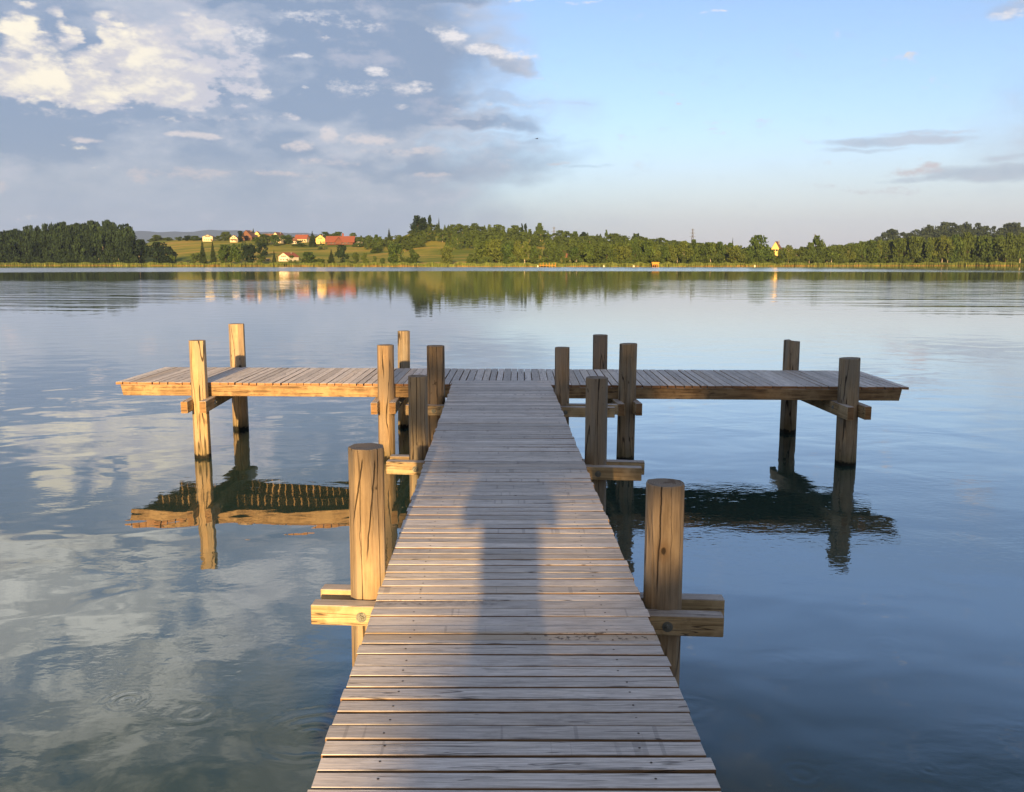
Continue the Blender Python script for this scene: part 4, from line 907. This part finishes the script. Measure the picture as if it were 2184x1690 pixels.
# ------------------------------------------------------------ houses
HM = {'cream': plain('cream_render', (0.64, 0.56, 0.38)), 'white': plain('white_render', (0.64, 0.59, 0.48)), 'yellow': plain('yellow_render', (0.74, 0.54, 0.20)), 'brick': plain('red_brown_boards', (0.17, 0.085, 0.055)),
      'brown': plain('brown_boards', (0.14, 0.085, 0.055)), 'barn': plain('barn_boards', (0.13, 0.055, 0.038)), 'tile': plain('red_roof_tiles', (0.23, 0.078, 0.05)), 'tile_brown': plain('brown_roof_tiles', (0.15, 0.08, 0.055)),
      'grey': plain('grey_roof', (0.24, 0.21, 0.2)), 'glass': plain('window_glass', (0.04, 0.045, 0.05), 0.15, spec=0.5), 'orange': plain('orange_boards', (0.62, 0.27, 0.05)), 'door': plain('door_wood', (0.10, 0.06, 0.035))}
def house(name, px, w, yb, yt, gable, wall, roof, label, roof_frac=0.45, rot=0.0, wins=(3, 2), balcony=False, depth=1.2, chimney=True, cat='house', d=None, base=None, over=0.06, door=True):
    d = d or find_d(px, yb); x, y = spot(px, d); zb = gz(x, y) - 0.3 if base is None else base
    W = w / FPX * y; H = CAM_H + (560 - yt) / FPX * y - zb; D = W * depth if gable else W * 0.6
    root = empty(name, (x, y, zb), R(rot)); tag(root, label, cat)
    hw = H * (1 - roof_frac); mb = MB(); a, b = W / 2, D / 2
    mb.box(-a, a, -b, b, 0, hw)
    if gable:
        for s in (-b, b): mb.quad([(-a, s, hw), (a, s, hw), (0, s, H - 0.05)] if s < 0 else [(a, s, hw), (-a, s, hw), (0, s, H - 0.05)])
    else:
        for s in (-a, a): mb.quad([(s, -b, hw), (s, b, hw), (s, 0, H - 0.05)])
    mb.build('wall', HM[wall], root)
    ro = MB(); o = max(0.4, W * over); th = 0.3
    run, L = (a, b) if gable else (b, a); sl = (H - hw) / run; ex = run + o * 0.8; ez = hw - sl * o * 0.8
    for s in (-1, 1):
        if gable: c = [(s * ex, -L - o, ez), (s * ex, L + o, ez), (0, L + o, H), (0, -L - o, H)]
        else: c = [(-L - o, s * ex, ez), (L + o, s * ex, ez), (L + o, 0, H), (-L - o, 0, H)]
        if (s < 0) == gable: c = [c[1], c[0], c[3], c[2]]
        ro.hexa(c + [(p[0], p[1], p[2] + th) for p in c])
    rf = ro.build('roof', HM[roof], root)
    if chimney:
        c = MB(); q = W * 0.02 + .15; cx, cy_ = (W * .18, D * .1) if gable else (W * .08, 0); c.box(cx - q, cx + q, cy_ - q, cy_ + q, H - H * .12, H + H * .05); c.build('chimney', HM['grey'], rf)
    nx, nz = wins; wt = HM['glass']
    for j in range(nz):
        for i in range(nx):
            zz = hw * (0.16 + 0.84 * (j + 0.15) / nz) if not gable or j < nz - 1 or nz == 1 else hw * 0.98
            ww, wh = W * 0.5 / (nx + 0.6), hw * 0.42 / nz; sp = 0.78 if not (gable and j == nz - 1 and nz > 1) else 0.5
            xx = (i + 0.5) / nx * W * sp - W * sp / 2
            m = MB(); m.box(xx - ww / 2, xx + ww / 2, -b - 0.06, -b - 0.003, zz, zz + wh); m.build('window', wt, root)
    if balcony:
        m = MB(); z0 = hw * 0.55; m.box(-a * .85, a * .85, -b - 1.3, -b - .07, z0, z0 + .15); m.box(-a * .85, a * .85, -b - 1.3, -b - 1.2, z0 + .15, z0 + 1.1)
        m.build('balcony', HM['brown'], root)
    if door:
        m = MB(); m.box(W * .40 - .5, W * .40 + .45, -b - .05, -b - .004, 0.3, 0.3 + min(2.2, hw * .5)); m.build('door', HM['door'], root)
    return root
house('house', 448, 21, 516, 503, True, 'cream', 'grey', 'wide cream white house with a low gable at the left end of the ridge', .28, 0, (4, 2), False, .8, False)
house('house', 502, 15, 518, 504, True, 'cream', 'tile_brown', 'small chalet with a pale front and balcony left of the brick gable', .4, 8, (2, 2), True)
house('house', 533, 24, 514, 494, True, 'brick', 'tile_brown', 'large red brown gabled house with a steep roof on the ridge', .62, -6, (4, 2), True)
house('house', 552, 15, 511, 496, True, 'yellow', 'tile_brown', 'yellow gable peeping out behind the large red brown house', .5, 4, (2, 2))
house('house', 575, 20, 517, 501, False, 'brown', 'tile_brown', 'dark brown house with its long roof facing the lake', .45, 6, (4, 1))
house('house', 596, 22, 520, 498, True, 'cream', 'tile_brown', 'cream gabled house with dark balconies and a steep brown roof', .5, -14, (3, 2), True)
house('house', 627, 14, 521, 510, False, 'white', 'tile_brown', 'small low white house left of the cream house', .45, 10, (3, 1))
house('house', 646, 25, 518, 503, False, 'cream', 'tile', 'cream house with a hipped looking red roof in the middle of the village', .5, -8, (5, 1))
house('house', 686, 19, 521, 503, True, 'yellow', 'tile_brown', 'bright yellow gabled house left of the red barn', .42, 5, (3, 2))
house('barn', 728, 54, 523, 506, False, 'barn', 'tile', 'long barn under a big bright red roof', .62, 4, (6, 1), False, 1.0, False, 'barn')
house('house', 771, 12, 525, 517, False, 'white', 'grey', 'small whitish house half hidden right of the red barn', .4, -8, (2, 1), False, 1, False)
house('house', 616, 26, 557, 540, True, 'white', 'tile', 'cream lakeside house with a red roof standing alone on the shore', .45, -24, (3, 2), False, 1.3)
house('shed', 570, 8, 557, 553, False, 'cream', 'grey', 'tiny shed on the shore left of the lakeside house', .3, 0, (1, 1), False, 1, False, 'shed')
house('house', 1206, 20, 549, 536, False, 'brick', 'tile_brown', 'brown roofed house between trees above the old bathing jetty', .55, -10, (3, 1), False, 1, False)
house('house', 1655, 22, 541, 517, True, 'yellow', 'tile_brown', 'tall yellow gabled house among the trees of the right shore', .4, -25, (2, 3), False, 1.3, d=sd(1655) + 46)
house('house', 1731, 11, 543, 530, True, 'grey', 'tile_brown', 'dull grey house hidden in the right shore trees', .5, 0, (2, 1), False, 1, False, d=sd(1731) + 40)
# barn's front gable and roof cupola
bn = [o for o in COL.objects if o.name.startswith('barn') and o.parent is None][0]
mb = MB(); bw = 54 / FPX * bn.location.y
mb.quad([(-bw * .16, -bw * .34, bw * .02), (bw * .06, -bw * .34, bw * .02), (bw * .06, -bw * .34, bw * .13), (-bw * .05, -bw * .34, bw * .27), (-bw * .16, -bw * .34, bw * .13)])
mb.build('front_gable', HM['barn'], bn)
mb = MB()
for s in (-1, 1):
    c = [(-bw * .05 + s * bw * .15, -bw * .37, bw * .10), (-bw * .05 + s * bw * .15, bw * .0, bw * .10), (-bw * .05, bw * .0, bw * .285), (-bw * .05, -bw * .37, bw * .285)]
    if s < 0: c = [c[1], c[0], c[3], c[2]]
    mb.hexa(c + [(p[0], p[1], p[2] + .25) for p in c])
mb.build('gable_roof', HM['tile'], bn)
mb = MB(); mb.box(bw * .06, bw * .12, -bw * .03, bw * .03, bw * .33, bw * .42)
mb.quad([(bw * .05, -bw * .04, bw * .42), (bw * .13, -bw * .04, bw * .42), (bw * .09, 0, bw * .46)]); mb.quad([(bw * .13, bw * .04, bw * .42), (bw * .05, bw * .04, bw * .42), (bw * .09, 0, bw * .46)])
mb.build('cupola', HM['tile'], bn)

# ------------------------------------------------------------ things on the far water
hx, hy = spot(1397.5, sd(1397) - 9)
hut = empty('bathing_hut', (hx, hy, 0)); tag(hut, 'small orange bathing hut on stilts in front of the reeds', 'hut')
m = MB(); m.box(-2, 2, -1.3, 1.3, .9, 2.3); m.build('wall', HM['orange'], hut)
m = MB(); m.box(-2.3, 2.3, -1.7, 1.6, 2.303, 2.75); m.build('roof', HM['orange'], hut)
m = MB(); m.box(-1.5, 1.5, -1.34, -1.303, 1.0, 1.45); m.build('opening', HM['door'], hut)
for sx in (-1.8, -.6, .6, 1.8): m = MB(); m.tube((sx, -1.1, -1), (sx, -1.1, .897), .13, .13, 6); m.build('stilt', HM['orange'], hut)
jx, jy = spot(1168, sd(1168) - 8)
bj = empty('bathing_jetty', (jx, jy, 0)); tag(bj, 'old orange brown bathing jetty with a row of posts at the far reeds', 'jetty')
m = MB(); m.box(-5, 5, -1, 1, .8, 1.0); m.build('deck', HM['orange'], bj)
for i in range(6): m = MB(); m.tube((-4.6 + i * 1.85, -.8, -1), (-4.6 + i * 1.85, -.8, 2.0 + .5 * (i % 2)), .12, .1, 6); m.build('post', HM['orange'], bj)
MAT['buoy'] = plain('buoy_paint', (0.75, 0.66, 0.5), 0.4)
for (px, y_, lb) in ((1147, 565.3, 'small pale buoy just left of the old bathing jetty'), (1288, 566.6, 'small white buoy floating left of the orange hut'), (1352, 566.2, 'small white buoy nearest the left of the orange hut'), (1610, 566.3, 'small white buoy on the right water below the yellow house')):
    d = CAM_H * FPX / (y_ - 560); x, y = spot(px, min(d, sd(px) - 14)); b = empty('buoy', (x, y, 0)); tag(b, lb, 'buoy', 'white buoys off the far reeds')
    m = MB(); n = 8; prof = [(-.2, .35), (.1, .5), (.45, .46), (.75, .25), (.9, .08)]
    for k in range(len(prof) - 1): m.tube((0, 0, prof[k][0]), (0, 0, prof[k + 1][0]), prof[k][1], prof[k + 1][1], n, caps=(k == 3))
    m.build('float', MAT['buoy'], b, True); m = MB(); m.tube((0, 0, .9), (0, 0, 1.3), .05, .05, 5); m.build('topmark', MAT['buoy'], b)
MAT['pylon'] = plain('pylon_steel', (0.10, 0.10, 0.11), 0.6)
def pylon(px, yt, d, label, wide=1.0):
    x, y = spot(px, d); zb = 8.0; H = CAM_H + (560 - yt) / FPX * y - zb; root = empty('pylon', (x, y, zb)); tag(root, label, 'pylon', 'power pylons far behind the lake')
    m = MB(); w = H * 0.075 * wide; t = H * 0.0045 + .05
    def P(sx, sy, f): q = w * (1 - f) + w * 0.12; return (sx * q, sy * q, H * f)
    fs = [0, .2, .38, .54, .68, .8, .9, 1.0]
    for sx in (-1, 1):
        for sy in (-1, 1): m.tube(P(sx, sy, 0), P(sx, sy, 1), t, t, 4)
    for a, b in zip(fs, fs[1:]):
        for sy in (-1, 1): m.tube(P(-1, sy, a), P(1, sy, b), t * .6, t * .6, 3); m.tube(P(1, sy, a), P(-1, sy, b), t * .6, t * .6, 3)
        for sx in (-1, 1): m.tube(P(sx, -1, a), P(sx, 1, b), t * .6, t * .6, 3)
    m.build('lattice_mast', MAT['pylon'], root)
    m = MB()
    for f, l in ((.74, .13), (.86, .11), (.96, .08)): m.tube((-H * l * wide, 0, H * f), (H * l * wide, 0, H * f), t, t, 4)
    m.build('cross_arm', MAT['pylon'], root)
pylon(1475.5, 490, 1700, 'thin lattice pylon standing against the sky right of the hill wood', .8)
pylon(1181, 486, 1300, 'small pylon rising behind the middle of the hill wood', .8)
pylon(1735.5, 501, 1500, 'small pylon rising behind the wide round tree on the right shore', .8)
MAT['bird'] = plain('dark_feathers', (0.02, 0.02, 0.025))
bd = empty('bird', (90 * (1143 - 1092) / FPX, 90, CAM_H + 90 * math.tan(R(px_dir(1143, 296)[1]))), 0.5); tag(bd, 'tiny dark bird flying in the clear sky above the hill wood', 'bird')
m = MB()
prof = [(-.16, .004), (-.10, .022), (0, .035), (.08, .03), (.12, .022), (.16, .004)]
for k in range(5): m.tube((prof[k][0], 0, 0), (prof[k + 1][0], 0, 0), prof[k][1], prof[k + 1][1], 8, caps=False)
m.build('body', MAT['bird'], bd, True)
for s in (-1, 1):
    m = MB(); up = [(.07, s * .03, .005), (.09, s * .13, .05), (.0, s * .26, .035), (-.02, s * .13, .045), (-.05, s * .03, .005)]
    b = len(m.v); m.v += up + [(p[0], p[1], p[2] - .008) for p in up]; m.face(range(5)); m.face([9, 8, 7, 6, 5])
    for k in range(5): m.face([k, 5 + k, 5 + (k + 1) % 5, (k + 1) % 5])
    m.build('wing', MAT['bird'], bd)

# ------------------------------------------------------------ trees on the near bank, behind the viewer (they shade the jetty)
MAT['leaf_near'] = material('bank_tree_leaf', m_leaf((0.03, 0.06, 0.015), (0.07, 0.11, 0.03), (0.05, 0.08, 0.02)), 0.6, 0.25)
def shade_wanted(x, zr, rng):
    """is the light that passes (x, height zr over the viewer) stopped by leaves?"""
    x = x + rng.normal(size=x.shape) * 0.03
    w1 = (zr < 1.85) & (x > -0.30 - 0.1 * np.sin(zr * 13))
    w2 = (zr >= 1.85) & (zr < 2.36) & ((x > 1.0) | ((x > 0.64) & (zr < 2.10)))
    w4 = (zr > 2.22) & (zr < 2.6) & (x > -1.05) & (x < -0.55) & (rng.uniform(0, 1, x.shape) < 0.05)
    w5 = (zr > 2.12) & (zr < 2.5) & (x > -0.7) & (rng.uniform(0, 1, x.shape) < 0.04)
    w3 = (zr >= 2.36 + 0.25 * (x < -0.6)) & (x > -1.12 - 0.25 * np.sin(zr * 9.0))
    spot_ = ((x - 2.2) / 0.22) ** 2 + ((zr - 3.42) / 0.13) ** 2 < 1
    p3 = ((x - 0.0) / 0.3) ** 2 + ((zr - 2.66) / 0.10) ** 2 < 0
    strip = (x > -2.0) & (x < -1.1) & (np.sin(zr * 15.0 + 0.6) > 0.35) & (zr > 2.4)          # thin outer sprays
    return ((w1 | w2 | w3 | w4 | w5) & ~spot_) | strip
def bank_tree(x0, y0, rx, z0, z1, n, label, carve, seed, trunk=True):
    rng = np.random.default_rng(seed); root = empty('bank_tree', (x0, y0, 0.8)); tag(root, label, 'tree')
    C = rng.uniform(-1, 1, (n * 3, 3)); C = C[(C ** 4).sum(1) < 1][:n]; nn = len(C)
    P = np.stack([x0 + C[:, 0] * rx, y0 + C[:, 1] * rx * 0.8, (z0 + z1) / 2 + C[:, 2] * (z1 - z0) / 2], 1)
    if carve:
        k = shade_wanted(P[:, 0], P[:, 2] + P[:, 1] * TS, rng); P = P[k]
    V, F = leaf_quads(P - np.array([x0, y0, 0.8]), np.full(len(P), 0.17), rng)
    np_mesh('crown', V, F, MAT['leaf_near'], rnd=rng.uniform(0, 1, len(P)), parent=root)
    m = MB(); rr = random.Random(seed)
    m.tube((0, 0, -1), (.1, .1, z0 * .6), .32, .26, 10, caps=False); m.tube((.1, .1, z0 * .6), (-.1, .2, z0 + (z1 - z0) * .5), .26, .12, 10, caps=False)
    for k in range(6):
        a = k * 1.05 + rr.random(); q = rx * rr.uniform(.5, .8); zz = z0 + (z1 - z0) * rr.uniform(-.05, .3)
        if x0 + q * math.cos(a) < 1.3 and carve: continue
        m.tube((0, .1, zz), (q * math.cos(a), q * .8 * math.sin(a), zz + (z1 - z0) * rr.uniform(.1, .3)), .12, .03, 6, caps=False)
    m.build('trunk', MAT['bark'], root)
bank_tree(3.3, -27.0, 5.0, 3.4, 13.2, 19000, 'leafy tree on the near bank right behind the boardwalk', True, 61)
bank_tree(9.5, -30.0, 5.0, 3.0, 14.0, 7000, 'leafy tree on the near bank to the right of the boardwalk', False, 62)
bank_tree(0.9, -24.5, 2.4, 1.4, 8.2, 6000, 'low leafy tree beside the shore end of the boardwalk', True, 63)
bank_tree(-13.0, -34.0, 4.5, 3.0, 12.0, 6000, 'leafy tree on the near bank left of the boardwalk', False, 64)

# ------------------------------------------------------------ the photographer, standing behind the camera
MAT['shirt'] = plain('blue_shirt', (0.10, 0.14, 0.22), 0.85); MAT['trousers'] = plain('dark_trousers', (0.05, 0.05, 0.06), 0.85)
MAT['skin'] = plain('skin', (0.45, 0.27, 0.19), 0.5, 0.08); MAT['hair'] = plain('brown_hair', (0.05, 0.03, 0.02), 0.6); MAT['phone'] = plain('phone_black', (0.01, 0.01, 0.012), 0.25)
def skin(name, pts, edges, rad, mat_, parent, root=0, sub=2):
    me = bpy.data.meshes.new(name); me.from_pydata(pts, edges, []); me.materials.append(mat_)
    o = bpy.data.objects.new(name, me); COL.objects.link(o); o.parent = parent
    sk = o.modifiers.new('skin', 'SKIN'); sk.use_smooth_shade = True
    lay = me.skin_vertices[0] if me.skin_vertices else None
    if lay is None:
        bpy.context.view_layer.objects.active = o
        lay = me.skin_vertices.new().data if hasattr(me.skin_vertices, 'new') else None
    dat = lay.data if hasattr(lay, 'data') else lay
    for i, r_ in enumerate(rad): dat[i].radius = r_ if isinstance(r_, tuple) else (r_, r_)
    for i in range(len(rad)): dat[i].use_root = (i == root)
    s = o.modifiers.new('sub', 'SUBSURF'); s.levels = sub; s.render_levels = sub
    return o

ph = empty('person', (-0.01, -0.42, 1.02)); tag(ph, 'person in a blue shirt standing on the boardwalk and holding up a phone', 'person')
def figure():
    P, E, Rd = [], [], []
    def add(p, r_, par=None):
        P.append(p); Rd.append(r_)
        if par is not None: E.append((par, len(P) - 1))
        return len(P) - 1
    pel = add((0, 0, .95), (.145, .105)); wa = add((0, 0, 1.09), (.125, .095), pel); ch = add((0, 0, 1.28), (.155, .11), wa); nb = add((0, 0, 1.46), (.075, .06), ch)
    nk = add((0, .012, 1.52), .052, nb); hb = add((0, .03, 1.58), (.066, .075), nk); hm = add((0, .03, 1.665), (.078, .095), hb); add((0, .02, 1.735), (.066, .08), hm)
    for s in (-1, 1):
        sh = add((s * .175, 0, 1.42), .062, nb); ue = add((s * .235, .05, 1.30), .047, sh); el = add((s * .27, .09, 1.20), .055, ue); fa = add((s * .18, .24, 1.36), .036, el)
        wr = add((s * .115, .34, 1.51), .026, fa); pa = add((s * .095, .37, 1.565), .030, wr)
        for k in range(4):
            b = add((s * (.098 - .004 * k), .395, 1.555 + .018 * k), .0095, pa); c = add((s * .082, .412, 1.56 + .019 * k), .0085, b); add((s * (.06 + .004 * abs(k - 1.5)), .409, 1.562 + .019 * k), .0075, c)
        t = add((s * .082, .365, 1.60), .0105, pa); add((s * .055, .378, 1.615), .009, t)
        hp = add((s * .095, 0, .88), .088, pel); kn = add((s * .12, .015, .50), .06, hp); cf = add((s * .125, -.01, .36), .056, kn); an = add((s * .13, -.02, .09), .04, cf); add((s * .15, .12, .045), .038, an)
    return P, E, Rd
P_, E_, R_ = figure()
body = skin('body', P_, E_, R_, MAT['skin'], ph)
skin('shirt', [(0, 0, .93), (0, 0, 1.09), (0, 0, 1.28), (0, 0, 1.44), (-.175, 0, 1.42), (-.262, .085, 1.21), (.175, 0, 1.42), (.262, .085, 1.21)], [(0, 1), (1, 2), (2, 3), (3, 4), (4, 5), (3, 6), (6, 7)],
     [(.185, .13), (.175, .12), (.215, .13), (.12, .09), .09, .092, .09, .092], MAT['shirt'], ph)
skin('trousers', [(0, 0, 1.0), (0, 0, .93), (-.098, 0, .86), (-.12, .012, .5), (-.13, -.015, .11), (.098, 0, .86), (.12, .012, .5), (.13, -.015, .11)], [(0, 1), (1, 2), (2, 3), (3, 4), (1, 5), (5, 6), (6, 7)],
     [(.15, .11), (.155, .118), .105, .078, .066, .105, .078, .066], MAT['trousers'], ph)
skin('hair', [(0, -.035, 1.60), (0, -.02, 1.69), (0, .02, 1.755)], [(0, 1), (1, 2)], [(.07, .06), (.086, .085), (.075, .082)], MAT['hair'], ph)
pm = MB(); pm.box(-.069, .069, -.0040, .0040, -.034, .034); pm.tube((.0, .004, .0), (.0, .0052, .0), .005, .005, 10)
tag(pm.build('phone', MAT['phone'], bevel=.003, loc=(0, -0.028, 2.62)), 'black phone held up sideways in both hands', 'phone')

# ------------------------------------------------------------ air
def haze():
    mt = bpy.data.materials.new('pale_air'); mt.use_nodes = True; nt = mt.node_tree; nt.nodes.clear()
    out = nt.nodes.new('ShaderNodeOutputMaterial'); v = nt.nodes.new('ShaderNodeVolumePrincipled')
    v.inputs['Color'].default_value = (0.41, 0.58, 1.0, 1); v.inputs['Density'].default_value = HAZE; v.inputs['Anisotropy'].default_value = 0.0
    nt.links.new(v.outputs[0], out.inputs['Volume'])
    mb = MB(); mb.box(-7000, 7000, -7000, 14500, -4.0, 640.0)
    tag(mb.build('haze', mt), 'thin bluish haze lying over the lake and fading the far hills', kind='stuff')
HAZE = 6.0e-5
haze()
